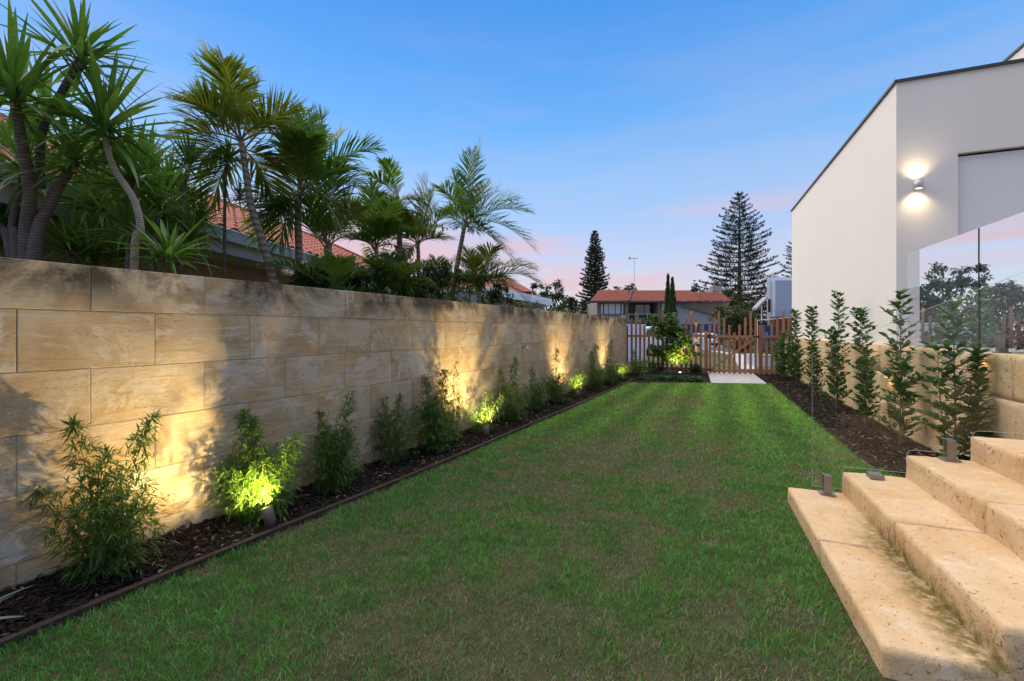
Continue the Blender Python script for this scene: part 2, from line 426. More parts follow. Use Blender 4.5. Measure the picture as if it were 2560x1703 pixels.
def leaf(name, a, b, tr=0.3, rough=0.45, scale=3.0, attr=False, tcol=None):
    t = NT(name)
    if attr:
        n = t.N.new('ShaderNodeAttribute'); n.attribute_name = 'Col'; c = n.outputs['Color']
    else:
        p = t.pos()
        c = t.mix(t.rng(t.noise(p, scale, 4), 0.3, 0.7), a, b)
        c = t.mix(t.rng(t.noise(p, scale*14, 2), 0.35, 0.65, 0, 0.5), c, tuple(x*0.6 for x in a))
        c = t.mix(t.rng(t.rnd(), 0, 1, 0, 0.3), c, tuple(x*1.25 for x in b))
    t.fin(c, rough, None, 0.35)
    tl = t.N.new('ShaderNodeBsdfTranslucent')
    tc = t.mix(1.0, c, tcol or (1.25, 1.35, 0.6), 'MULTIPLY'); t.L.new(tc, tl.inputs[0])
    ms = t.N.new('ShaderNodeMixShader'); ms.inputs[0].default_value = tr
    t.L.new(t.b.outputs[0], ms.inputs[1]); t.L.new(tl.outputs[0], ms.inputs[2]); t.L.new(ms.outputs[0], t.out.inputs[0])
    return t.m
leaf('bamboo_leaf', (0.052, 0.125, 0.020), (0.115, 0.195, 0.034), 0.38)
leaf('bamboo_dry', (0.26, 0.19, 0.08), (0.36, 0.26, 0.12), 0.25)
simple('bamboo_culm', (0.16, 0.13, 0.05), 0.5, (0.26, 0.20, 0.09), 12)
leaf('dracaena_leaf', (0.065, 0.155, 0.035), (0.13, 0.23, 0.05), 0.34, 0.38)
leaf('dracaena_leaf_lit', (0.12, 0.24, 0.04), (0.17, 0.30, 0.05), 0.35, 0.4)  # brighter leaf copy, light on one rosette put into its colour
leaf('palm_leaf', (0.065, 0.165, 0.035), (0.14, 0.22, 0.045), 0.38, 0.38)
leaf('palm_leaf_golden', (0.11, 0.175, 0.03), (0.20, 0.21, 0.045), 0.38, 0.38)
leaf('dark_leaf', (0.026, 0.062, 0.018), (0.05, 0.10, 0.028), 0.25)
leaf('shrub_leaf', (0.038, 0.10, 0.024), (0.08, 0.17, 0.04), 0.28, 0.32, 9)
leaf('citrus_leaf', (0.035, 0.085, 0.020), (0.075, 0.14, 0.03), 0.3, 0.35)
leaf('pine_leaf', (0.020, 0.042, 0.026), (0.034, 0.060, 0.036), 0.12, 0.6, 0.4)
leaf('tree_leaf', (0.022, 0.042, 0.018), (0.045, 0.066, 0.026), 0.2, 0.6, 0.5)
leaf('bush_leaf', (0.045, 0.075, 0.022), (0.085, 0.095, 0.035), 0.2, 0.6, 0.6)
leaf('strap_leaf', (0.14, 0.20, 0.13), (0.22, 0.28, 0.19), 0.2, 0.4)
leaf('groundcover_leaf', (0.02, 0.075, 0.02), (0.035, 0.11, 0.028), 0.25)
leaf('grass_blade', None, None, 0.28, 0.55, attr=True, tcol=(1.1, 1.2, 0.8))
def chip():
    t = NT('bark_chip')
    n = t.N.new('ShaderNodeAttribute'); n.attribute_name = 'Col'
    t.fin(n.outputs['Color'], 0.9, None, 0.15)
chip()
def glass(name, base, tint):
    t = NT(name)
    fr = t.N.new('ShaderNodeFresnel'); fr.inputs['IOR'].default_value = 1.5
    k = t.rng(fr.outputs[0], 0.0, 1.0, base, 1.0)
    gg = t.N.new('ShaderNodeNewGeometry'); k = t.math('MULTIPLY', k, t.math('SUBTRACT', 1.0, gg.outputs['Backfacing']))
    tr = t.N.new('ShaderNodeBsdfTransparent'); tr.inputs[0].default_value = (*tint, 1)
    gl = t.N.new('ShaderNodeBsdfGlossy'); gl.inputs['Roughness'].default_value = 0.004; gl.inputs[0].default_value = (0.95, 0.98, 1.0, 1)
    ms = t.N.new('ShaderNodeMixShader'); t.L.new(k, ms.inputs[0]); t.L.new(tr.outputs[0], ms.inputs[1]); t.L.new(gl.outputs[0], ms.inputs[2])
    t.L.new(ms.outputs[0], t.out.inputs[0])
glass('balustrade_glass', 0.86, (0.86, 0.97, 0.95)); glass('clear_glass', 0.0, (0.985, 0.995, 0.99))
simple('glass_edge', (0.42, 0.45, 0.43), 0.2, spec=0.6)
def emit(name, col, s):
    t = NT(name); t.b.inputs['Base Color'].default_value = (0, 0, 0, 1)
    t.b.inputs['Emission Color'].default_value = (*col, 1); t.b.inputs['Emission Strength'].default_value = s
emit('lamp_lens', (1.0, 0.80, 0.50), 14.0); emit('uplight_lens', (1.0, 0.78, 0.34), 30.0); emit('reflection_stand_in_lens', (1.0, 0.66, 0.25), 5.0)

# ------------------------------------------------------------------ ground sheets
def sheet(name, m, xf0, xf1, ys, nx, dz, label=None):
    V = []; Fq = []
    for y in ys:
        a, b = xf0(y), xf1(y)
        for i in range(nx+1):
            x = a+(b-a)*i/nx; V.append((x, y, gz(x, y)+dz))
    for j in range(len(ys)-1):
        for i in range(nx):
            k = j*(nx+1)+i; Fq.append((k, k+1, k+nx+2, k+nx+1))
    me = np_mesh(name, V, [np.array(Fq)], True)
    return struct(link(name, me, m))
yy = [-60, -20, -6] + list(np.arange(-3, 16, 1.0)) + list(np.arange(16, 62, 4.0)) + [70, 100, 180, 400, 900]
sheet('ground', 'earth', lambda y: -900, lambda y: 900, yy, 1, -0.03)
def xl(y): return -2.26 + 0.555*(y-1.979)
def xr(y): return 1.76 + 0.42*y if y > 4.7 else 1.76+0.42*4.7
LAWN_END = 11.35
ylawn = list(np.arange(-3, LAWN_END, 0.5)) + [LAWN_END]
sheet('lawn', 'lawn_soil', lambda y: xl(y), xr, ylawn, 10, 0.0)
sheet('mulch_bed', 'mulch_soil', lambda y: wall_x(y)-0.05, lambda y: xl(y)+0.01, list(np.arange(-3, 14.5, 0.5)), 4, 0.012)
sheet('mulch_bed', 'mulch_soil', lambda y: xr(y)-0.01, lambda y: ret_x(y)+0.1, list(np.arange(3.0, 13.6, 0.5)), 4, 0.012)
sheet('mulch_bed', 'mulch_soil', lambda y: xl(y)-0.2, lambda y: xr(y)+0.02, list(np.arange(LAWN_END-0.02, 15.1, 0.45)), 6, 0.006)
# beyond the fence
sheet('verge', 'verge_lawn', lambda y: -30, lambda y: 60, list(np.arange(15.1, 34.0, 2.0)), 4, 0.0)
sheet('road', 'asphalt', lambda y: -200, lambda y: 240, [33.9, 36, 38, 40, 41.0], 4, -0.02)
for y0 in (33.6, 41.0):
    mb = MB(); mb.box((20, y0+0.15, gz(0, y0)+0.02), (440, 0.3, 0.14)); struct(mb.build('kerb', 'kerb_concrete', origin=(20, y0, 0)))
sheet('driveway', 'brick_paving', lambda y: (1725-1280)/F*60-1, lambda y: (1850-1280)/F*60, list(np.arange(41.3, 60, 3.0)), 2, 0.006)
sheet('front_lawn', 'verge_lawn', lambda y: -60, lambda y: 90, list(np.arange(41.2, 75, 3.0)), 2, -0.002)
# pale path running away from the gate, past the raised planter
a = gpt(1805, 934); b = gpt(1890, 936)
mb = MB()
pp = [Vector((7.70, 15.15, 0)), Vector((8.30, 15.15, 0)), Vector((10.9, 20.5, 0)), Vector((13.4, 26, 0)), Vector((15.5, 33.5, 0)), Vector((14.7, 33.5, 0)), Vector((12.7, 26, 0)), Vector((10.2, 20.5, 0))]
V = [(p.x, p.y, gz(p.x, p.y)+0.012) for p in pp]
struct(link('front_path', np_mesh('front_path', V, [np.array([[0, 1, 2, 7], [7, 2, 3, 6], [6, 3, 4, 5]])]), 'kerb_concrete'))

# concrete slab inside the gate
q = [gpt(1778, 960), gpt(1917, 962), gpt(1880, 934), gpt(1769, 930)]
mb = MB(); n = 4
vs = [Vector((p.x, p.y, p.z-0.04)) for p in q] + [Vector((p.x, p.y, p.z+0.03)) for p in q]
mb.add(vs, [(3, 2, 1, 0), (4, 5, 6, 7)] + [(i, (i+1) % 4, 4+(i+1) % 4, 4+i) for i in range(4)])
struct(mb.build('path', 'path_concrete', origin=q[0]))

# ------------------------------------------------------------------ limestone garden wall
def garden_wall():
    base = WALL0.copy()
    w = thing('limestone_wall', 'long tan limestone block wall beside the lawn with dark stained top', 'wall', base, AW)
    TH = 0.30; t0, t1 = -4.5, 13.45
    core = MB(); core.box(((t0+t1)/2, TH/2, 0.84), (t1-t0-0.03, TH-0.007, 1.93)); core.build('mortar', simple('mortar', (0.36, 0.28, 0.18), 0.95, (0.30, 0.22, 0.14), 30), w)
    courses = [(1.535, 1.814, 0.373), (1.185, 1.535, 0.062), (0.835, 1.185, 0.373), (0.485, 0.835, 0.062), (0.135, 0.485, 0.373), (-0.12, 0.135, 0.062)]
    L = 0.6465; g = 0.0045
    cache = {}
    for z0, z1, off in courses:
        k = math.floor((t0-off)/L)
        while True:
            a = off+k*L; b = a+L; k += 1
            if a >= t1: break
            a2, b2 = max(a, t0), min(b, t1)
            if b2-a2 < 0.08: continue
            key = (round(b2-a2, 2), round(z1-z0, 3))
            if key not in cache: cache[key] = chamfer_mesh('block', b2-a2-g, TH, z1-z0-g, 0.0035); cache[key].materials.append(M['limestone'])
            o = link('block', cache[key], None, w)
            o.location = ((a2+b2)/2, TH/2+random.uniform(-0.0025, 0.0025), (z0+z1)/2)
            o.rotation_euler = (random.uniform(-0.003, 0.003), 0, random.uniform(-0.003, 0.003))
garden_wall()
# timber edging board between bed and lawn
def edging():
    mb = MB(); ys = list(np.arange(-2.5, 11.8, 0.4))
    pts = [(xl(y)+0.012*math.sin(y*1.7), y) for y in ys]
    pts += [(xl(11.8)+0.02, 11.9), (4.05, 12.6)]
    for (x0, y0), (x1, y1) in zip(pts[:-1], pts[1:]):
        d = Vector((x1-x0, y1-y0, 0)); n = Vector((d.y, -d.x, 0)).normalized()*0.021
        A = Vector((x0, y0, gz(x0, y0))); B = Vector((x1, y1, gz(x1, y1))); u = Vector((0, 0, 0.045)); lo = Vector((0, 0, -0.06))
        mb.add([A-n+lo, A+n+lo, B+n+lo, B-n+lo, A-n+u, A+n+u, B+n+u, B-n+u], [(4, 5, 6, 7), (0, 4, 7, 3), (1, 2, 6, 5), (0, 1, 5, 4), (3, 7, 6, 2)])
    tag(mb.build('garden_edging', 'edging_timber', origin=(xl(3), 3, 0)), 'long dark timber edging board between lawn and bamboo bed', 'edging')
edging()
# garden tap high on the wall
def tap():
    d = ((1307-1280)/F); Y = (2.75+0.54*2.405)/(0.54-d); p = P(1307, 868, Y)
    t = thing('garden_tap', 'small metal garden tap fixed high on the limestone wall', 'tap', p, AW-math.pi/2)
    MB().tube([(-0.02, 0, 0), (0.07, 0, 0), (0.10, 0, -0.02), (0.10, 0, -0.06)], [0.012, 0.012, 0.013, 0.011]).build('spout', 'steel', t)
    MB().tube([(0.05, 0, 0), (0.05, 0, 0.05)], 0.007).box((0.05, 0, 0.055), (0.012, 0.07, 0.012)).build('handle', 'steel', t)
    MB().tube([(0.0, 0, -0.002), (0.012, 0, -0.002)], 0.028, 12).build('flange', 'steel', t)
tap()

# ------------------------------------------------------------------ retaining wall, terrace, steps
def retaining():
    o = Vector((ret_x(3.0), 3.0, 0))
    w = thing('retaining_wall', 'low pitted cream limestone retaining wall behind the leafy shrubs', 'wall', o, AH)
    TH = 0.32; ln = 12.0
    core = MB(); core.box((ln/2, -TH/2, 0.52), (ln-0.02, TH-0.014, 1.33)); core.build('mortar', 'mortar', w)
    zc = [(-0.10, 0.40), (0.40, 0.80), (0.80, 1.20)]
    for c, (z0, z1) in enumerate(zc):
        a = -0.5 if c % 2 else 0.0
        while a < ln-0.05:
            a2 = max(a, 0); b2 = min(a+1.0, ln)
            cell = 0.07 if a < 4 else 0.2
            me = rough_block('block', b2-a2-0.003, TH, z1-z0-0.002, 0.008 if c == 2 else 0.004, random.random()*50, 0.003, cell*0.8) if a < 4.2 else chamfer_mesh('block', b2-a2-0.003, TH, z1-z0-0.002, 0.005)
            b = link('block', me, 'reconstituted_limestone', w); b.location = ((a2+b2)/2, -TH/2, (z0+z1)/2)
            a += 1.0
retaining()
tp = [Vector((ret_x(3.0), 3.0, 0))+EH*0.33, Vector((ret_x(14.0), 14.0, 0))+EH*0.33, Vector((ret_x(14.0), 14.0, 0))+EH*9, Vector((ret_x(3.0), 3.0, 0))+EH*9]
struct(MB().prism([(p.x, p.y) for p in tp], -0.1, 1.185).build('terrace', 'kerb_concrete', origin=tp[0]))

STEP0 = Vector((2.281, 3.71, 0))
def steps():
    s = thing('stone_steps', 'wide cream limestone steps with worn pitted edges climbing right from the lawn', 'steps', STEP0, AH)
    # local x runs along DH (away from camera), local -y runs along EH
    offs = [0.0, 0.375, 0.775, 1.15, 1.525, 1.9]; hs = [0.124, 0.298, 0.472, 0.646, 0.82, 0.994]
    k = 0
    for i, (t, h) in enumerate(zip(offs, hs)):
        d = (offs[i+1]-t if i < 5 else 0.5)+0.06
        zb = -0.1 if i == 0 else hs[i-1]-0.12
        for a in (0, 1):
            me = rough_block('step_block', 1.013, d, h-zb, 0.011, 3.7*i+a*9.1, 0.0065, 0.030)
            b = link('step_block', me, 'reconstituted_limestone', s)
            b.location = (-0.508-a*1.016, -(t+d/2), (h+zb)/2)
steps()

# ------------------------------------------------------------------ white house
HC = Vector((5.49, 6.40, 0))                  # near corner
def light(name, kind, loc, to, power, col, parent=None, angle=90, blend=0.5, size=0.03):
    l = bpy.data.lights.new(name, kind); l.energy = power; l.color = col
    if kind == 'SPOT': l.spot_size = R(angle); l.spot_blend = blend
    l.shadow_soft_size = size
    o = bpy.data.objects.new(name, l); COL.objects.link(o)
    d = (Vector(to)-Vector(loc)).normalized()
    o.rotation_euler = d.to_track_quat('-Z', 'Y').to_euler(); o.location = loc
    if parent is not None:
        o.parent = parent; o.matrix_parent_inverse = parent.matrix_world.inverted() if False else Matrix.Identity(4)
        o.location = Vector(loc)-parent.location
    return o
def house():
    h = thing('white_house', 'white rendered house with dark roof edge behind the glass balustrade', 'house', HC+Vector((0, 0, 1.15)))
    o = h.location.copy()
    def pt(t, s, z): p = HC + EH*t + DH*s; return Vector((p.x, p.y, z))
    L = 7.45; W = 9.0; TOP = 4.95
    # walls: front in pieces round the door, then sides
    mb = MB(); th = 0.25; dt0, dt1, dz = 0.677, 1.78, 3.85
    def wallbox(t0, t1, s0, s1, z0, z1):
        mb.slab([pt(t0, s0, z0), pt(t1, s0, z0), pt(t1, s1, z0), pt(t0, s1, z0)], (0, 0, z1-z0))
    wallbox(0, dt0, 0, th, 1.15, TOP); wallbox(dt0, dt1, 0, th, dz, TOP); wallbox(dt1, W, 0, th, 1.15, TOP)
    wallbox(0, th, th, L, 1.15, TOP); wallbox(th, W, L-th, L, 1.15, TOP)
    wallbox(th, W, th, L-th, TOP-0.4, TOP-0.1)
    mb.build('wall', 'white_render', h, o)
    f = MB(); f.slab([pt(-0.03, -0.03, TOP), pt(W, -0.03, TOP), pt(W, L+0.03, TOP), pt(-0.03, L+0.03, TOP)], (0, 0, 0.038)); f.build('roof_edge', 'flashing', h, o)
    d = MB(); d.slab([pt(dt0+0.008, 0.06, 1.2), pt(dt1-0.008, 0.06, 1.2), pt(dt1-0.008, 0.10, 1.2), pt(dt0+0.008, 0.10, 1.2)], (0, 0, dz-1.2-0.035))
    door = d.build('door', 'door_paint', h, o)
    MB().slab([pt(dt0-0.002, 0.10, 1.2), pt(dt1, 0.10, 1.2), pt(dt1, 0.2, 1.2), pt(dt0-0.002, 0.2, 1.2)], (0, 0, dz-1.2)).build('door_reveal', 'dark_gap', h, o)
    for z in (1.5, 2.6, 3.55):
        MB().tube([pt(dt0+0.006, 0.052, z-0.06), pt(dt0+0.006, 0.052, z+0.06)], 0.009, 8).build('hinge', 'spigot_metal', door, o)
    u = MB(); u.slab([pt(3, -6, TOP+0.055), pt(8.6, -6, TOP+0.055), pt(8.6, 5.5, TOP+0.055), pt(3, 5.5, TOP+0.055)], (0, 0, 1.7)); u.build('upper_storey', 'white_render', h, o)
    u = MB(); u.slab([pt(2.97, -6.03, 6.705), pt(8.63, -6.03, 6.705), pt(8.63, 5.53, 6.705), pt(2.97, 5.53, 6.705)], (0, 0, 0.045)); u.build('upper_roof_edge', 'flashing', h, o)
    # wall lamp
    lp = pt(0.219, 0, 3.455)
    l = thing('wall_lamp', 'lit cylinder up and down lamp on the front wall beside the door', 'lamp', lp)
    c = lp - DH*0.088
    MB().box(lp-DH*0.012, (0.07, 0.024, 0.09), math.atan2(EH.y, EH.x)).build('bracket', 'lamp_body', l, lp)
    b = MB(); n = 24
    ring = lambda r, z: [c+Vector((r*math.cos(2*math.pi*k/n), r*math.sin(2*math.pi*k/n), z)) for k in range(n)]
    vs = ring(0.052, -0.065)+ring(0.052, 0.065)+ring(0.046, 0.065)+ring(0.046, -0.065)
    b.add(vs, [(r*n+k, r*n+(k+1) % n, ((r+1) % 4)*n+(k+1) % n, ((r+1) % 4)*n+k) for r in range(4) for k in range(n)])
    b.build('body', 'lamp_body', l, lp, True)
    for sg in (-1, 1):
        MB().tube([c+Vector((0, 0, sg*0.045)), c+Vector((0, 0, sg*0.050))], 0.045, 20).build('lens', 'lamp_lens', l, lp)
        s = light('lamp_beam', 'SPOT', c+Vector((0, 0, sg*0.055)), c+Vector((0, 0, sg*1.0))+DH*0.10, 15 if sg > 0 else 17, (1.0, 0.76, 0.42), None, 125, 1.0, 0.03)
        s.parent = l; s.location = s.location - lp
house()

# ------------------------------------------------------------------ glass balustrade on the retaining wall
def gl_x(y): return 2.935+0.408*y
def spigot(parent, p, ang, h=0.15, w=0.05):
    o = parent.location
    s = MB(); s.box(p+Vector((0, 0, 0.006)), (0.10, 0.09, 0.012), ang)
    for sg in (-1, 1):
        off = Matrix.Rotation(ang, 3, 'Z') @ Vector((0, sg*0.021, 0)); s.box(p+off+Vector((0, 0, h/2+0.012)), (w, 0.026, h), ang)
    top = Matrix.Rotation(ang, 3, 'Z')
    s.box(p+Vector((0, 0, 0.035)), (w, 0.020, 0.045), ang)
    return s.build('spigot', 'spigot_metal', parent, o)
def balustrade():
    p0 = Vector((gl_x(5.0), 5.0, 1.2))
    g = thing('glass_balustrade', 'reflective glass balustrade panels standing on the limestone retaining wall', 'balustrade', p0)
    def q(Y, z): return Vector((gl_x(Y), Y, z))
    for (y0, y1, m) in ((6.15, 5.83, 'clear_glass'), (5.82, 4.618, 'balustrade_glass'), (4.59, 2.9, 'balustrade_glass')):
        MB().slab([q(y0, 1.25), q(y1, 1.25), q(y1, 2.47), q(y0, 2.47)], -EH*0.012).build('glass_panel', m, g, p0)
    MB().slab([q(4.614, 1.25), q(4.594, 1.25), q(4.594, 2.468), q(4.614, 2.468)], -EH*0.014).build('joint_seal', 'dark_gap', g, p0)
    for Y in (5.62, 4.28, 3.4):
        spigot(g, q(Y, 1.199), AH, 0.13, 0.055)
balustrade()
def stair_glass():
    base = STEP0 - DH*0.08
    p0 = base + EH*0.19 + Vector((0, 0, 0.124))
    g = thing('stair_glass_panel', 'clear raked glass panel with stepped lower edge along the stone steps', 'balustrade', p0)
    def q(t, z): p = base+EH*t; return Vector((p.x, p.y, z))
    hs = [0.124, 0.298, 0.472, 0.646, 0.82, 0.994]; offs = [0, 0.375, 0.775, 1.15, 1.525, 1.9]
    low = [(0.156, hs[0]+0.055)]
    for i in range(1, 5):
        t = offs[i]-0.02
        low += [(t, hs[i-1]+0.055), (t, hs[i]+0.02), (t+0.012, hs[i]+0.045), (t+0.035, hs[i]+0.055)]
    low += [(1.85, hs[4]+0.055)]
    top = [(1.85, 1.232+(1.85-0.156)*0.476), (0.156, 1.232)]
    pts = [q(t, z) for t, z in low+top]
    MB().slab(pts, -DH*0.012).build('glass_panel', 'clear_glass', g, p0)
    # polished rim of the sheet
    rim = MB()
    rim.tube([q(t, z)-DH*0.006 for t, z in low], 0.0016, 6); rim.tube([q(t, z)-DH*0.006 for t, z in top], 0.0014, 6)
    rim.tube([q(0.156, 1.232)-DH*0.006, q(0.156, hs[0]+0.055)-DH*0.006], 0.0011, 6)
    rim.build('glass_rim', 'glass_edge', g, p0)
    ang = math.atan2(EH.y, EH.x)
    def tx(px):
        k = (px-1280)/F; b = base-DH*0.006
        return (k*b.y-b.x)/(EH.x-k*EH.y)
    for px, hz in ((2067, hs[0]), (2374, hs[2])):
        spigot(g, q(tx(px), hz+0.002)-DH*0.006, ang, 0.14, 0.05)
    c = q(tx(2185), hs[1]+0.018)-DH*0.03
    MB().box(c, (0.085, 0.10, 0.032), ang).build('clamp', 'spigot_metal', g, p0)
stair_glass()
def reflection_stand_in(px, py, Y, lab):  # added lights standing in for orange lamp reflections in the stair glass
    p = P(px, py, Y)
    l = thing('reflection_stand_in', lab, 'light', p, AH+math.pi/2)
    MB().box((0.03, 0, 0.01), (0.075, 0.12, 0.012)).build('hood', 'lamp_body', l)
    MB().box((0.03, 0, 0.001), (0.055, 0.09, 0.006)).build('lens', 'reflection_stand_in_lens', l)
    s = light('reflection_stand_in_beam', 'SPOT', (0.035, 0, -0.008), (0.02, 0, -1), 1.6, (1.0, 0.66, 0.25), None, 130, 0.6, 0.02); s.parent = l
k = (2225-1280)/F; Yl = 2.775/(k-0.408); reflection_stand_in(2225, 943, Yl-0.01, 'small lit hooded light set in the retaining wall face')
k = (2456-1280)/F; Yl = 2.775/(k-0.408); reflection_stand_in(2456, 893, Yl-0.01, 'small lit hooded light just under the retaining wall top')

# ------------------------------------------------------------------ picket fence and gate
FA = Vector((3.61, 14.4, 0)); FB = Vector((8.08, 13.0, 0)); FD = (FB-FA).normalized(); FN = Vector((-FD.y, FD.x, 0)); AF = math.atan2(FD.y, FD.x)
def ft(px):
    k = (px-1280)/F; return (k*FA.y-FA.x)/(FD.x-k*FD.y)
HT = {0: 2.0, 1: 1.80, 2: 1.585, 3: 1.36}
def picket_mesh(w, h, d=0.022):
    return chamfer_mesh('picket', w, d, h, 0.003)
pm = {k: picket_mesh(0.066, h-0.13) for k, h in HT.items()}
for v in pm.values(): v.materials.append(M['jarrah'])
def zf(x): return 1480+0.2206*x
def fpt(t, z, off=0.0):
    p = FA+FD*t+FN*off; return Vector((p.x, p.y, z))
def pickets(parent, items):
    for x, k in items:
        o = link('picket', pm[k], None, parent); p = fpt(ft(zf(x)), 0.13+(HT[k]-0.13)/2)
        o.location = p-parent.location; o.rotation_euler = (0, random.uniform(-0.006, 0.006), AF+random.uniform(-0.03, 0.03))
def rail(parent, t0, t1, z, name='rail', h=0.07):
    mb = MB(); mb.box(fpt((t0+t1)/2, z, -0.034), (t1-t0, 0.042, h), AF); return mb.build(name, 'jarrah', parent, parent.location)
def fpost(parent, px, top, w=0.09, m='post_jarrah'):
    t = ft(px); me = chamfer_mesh('post', w, 0.09, top+0.1, 0.004)
    o = link('post', me, m, parent); o.location = fpt(t, (top-0.1)/2+0.0, 0.0)-parent.location; o.rotation_euler = (0, 0, AF); return t
fl = thing('picket_fence', 'reddish timber fence of uneven pickets between limestone wall and gate', 'fence', fpt(1.2, 0.1), 0)
ta = fpost(fl, zf(393), 1.58); tb = fpost(fl, zf(1293), 1.40)
pickets(fl, [(450, 1), (498, 0), (545, 1), (593, 2), (645, 3), (695, 2), (748, 1), (800, 0), (850, 1), (905, 2), (960, 3), (1015, 2), (1067, 1), (1125, 0), (1178, 1), (1233, 2)])
rail(fl, ta, tb-0.046, 1.245); rail(fl, ta, tb-0.046, 0.24)
gt = thing('timber_gate', 'reddish timber picket gate with diagonal brace above the concrete slab', 'gate', fpt(ft(zf(1580)), 0.12), 0)
pickets(gt, [(1337, 2), (1388, 1), (1440, 0), (1497, 1), (1557, 2), (1613, 3), (1673, 2), (1736, 1), (1798, 0), (1856, 1)])
g0, g1 = ft(zf(1318)), ft(zf(1874))
rail(gt, g0, g1, 1.235, 'rail'); rail(gt, g0, g1, 0.20, 'rail', 0.085)
A = fpt(ft(zf(1345)), 0.25, -0.062); B = fpt(ft(zf(1866)), 1.235, -0.062); d = B-A
bm_ = MB(); nn = d.normalized().cross(FN).normalized()*0.033
bm_.slab([A-nn, B-nn, B+nn, A+nn], -FN*0.02); bm_.build('brace', 'jarrah', gt, gt.location)
for x, z in ((1320, 0.24), (1850, 1.235)):
    p = fpt(ft(zf(x)), z, -0.088); MB().box(p, (0.14, 0.012, 0.035), AF).tube([p-FD*0.0+Vector((0.075, 0, -0.04)), p+Vector((0.075, 0, 0.04))], 0.012).build('hinge', 'car_black', gt, gt.location)
p = fpt(ft(zf(1322)), 1.25, -0.075); MB().box(p, (0.05, 0.03, 0.13), AF).tube([p+Vector((-0.05, -0.02, 0.03)), p+Vector((0.08, -0.02, 0.03))], 0.010).build('latch', 'car_black', gt, gt.location)
fr = thing('picket_fence', 'short reddish timber fence between the gate and the white house', 'fence', fpt(ft(zf(2050)), 0.1), 0)
tc = fpost(fr, zf(1910), 1.58); td = ft(zf(2290))
pickets(fr, [(1978, 3), (2038, 2), (2100, 1), (2170, 0), (2232, 1)])
rail(fr, tc, td, 1.235); rail(fr, tc, td, 0.20)
we = WALL0+DW*13.5
pg = thing('end_post', 'weathered grey timber post closing the far end of the limestone wall', 'post', we)
me = chamfer_mesh('post', 0.10, 0.16, 1.95, 0.006); o_ = link('post', me, 'grey_timber', pg); o_.location = Vector((0, 0, 0.93))-NW*0.13+DW*0.06; o_.rotation_euler = (0, 0, AW)
MB().box(-NW*0.045+DW*0.06+Vector((0, 0, 0.93)), (0.06, 0.02, 1.6), AW).build('cover_strip', 'grey_timber', pg)

# ------------------------------------------------------------------ plant builders
def diamonds(base, dirs, length, width, droop=0.25, roll=None):
    n = len(base); dirs = unit(dirs)
    up = np.tile(np.array([0, 0, 1.0]), (n, 1)) + rng.normal(0, 0.35, (n, 3))
    side = unit(np.cross(dirs, up)); nr = np.cross(side, dirs)
    L = length[:, None]; W = width[:, None]
    mid = base+dirs*L*0.45
    tip = base+dirs*L+np.array([0, 0, -1.0])*L*droop
    V = np.stack([base, mid+side*W/2+nr*W*0.15, tip, mid-side*W/2+nr*W*0.15], 1).reshape(-1, 3)
    Fq = np.arange(4*n).reshape(-1, 4)
    return V, Fq
def join(parts):
    V = []; Q = []; o = 0
    for v, f in parts: V.append(v); Q.append(f+o); o += len(v)
    return np.concatenate(V), np.concatenate(Q)
def rdir(n): return unit(rng.normal(0, 1, (n, 3)))
def curve(p0, p1, p2, n):
    s = np.linspace(0, 1, n)[:, None]; p0, p1, p2 = map(np.array, (p0, p1, p2))
    return p0*(1-s)**2+2*p1*s*(1-s)+p2*s*s

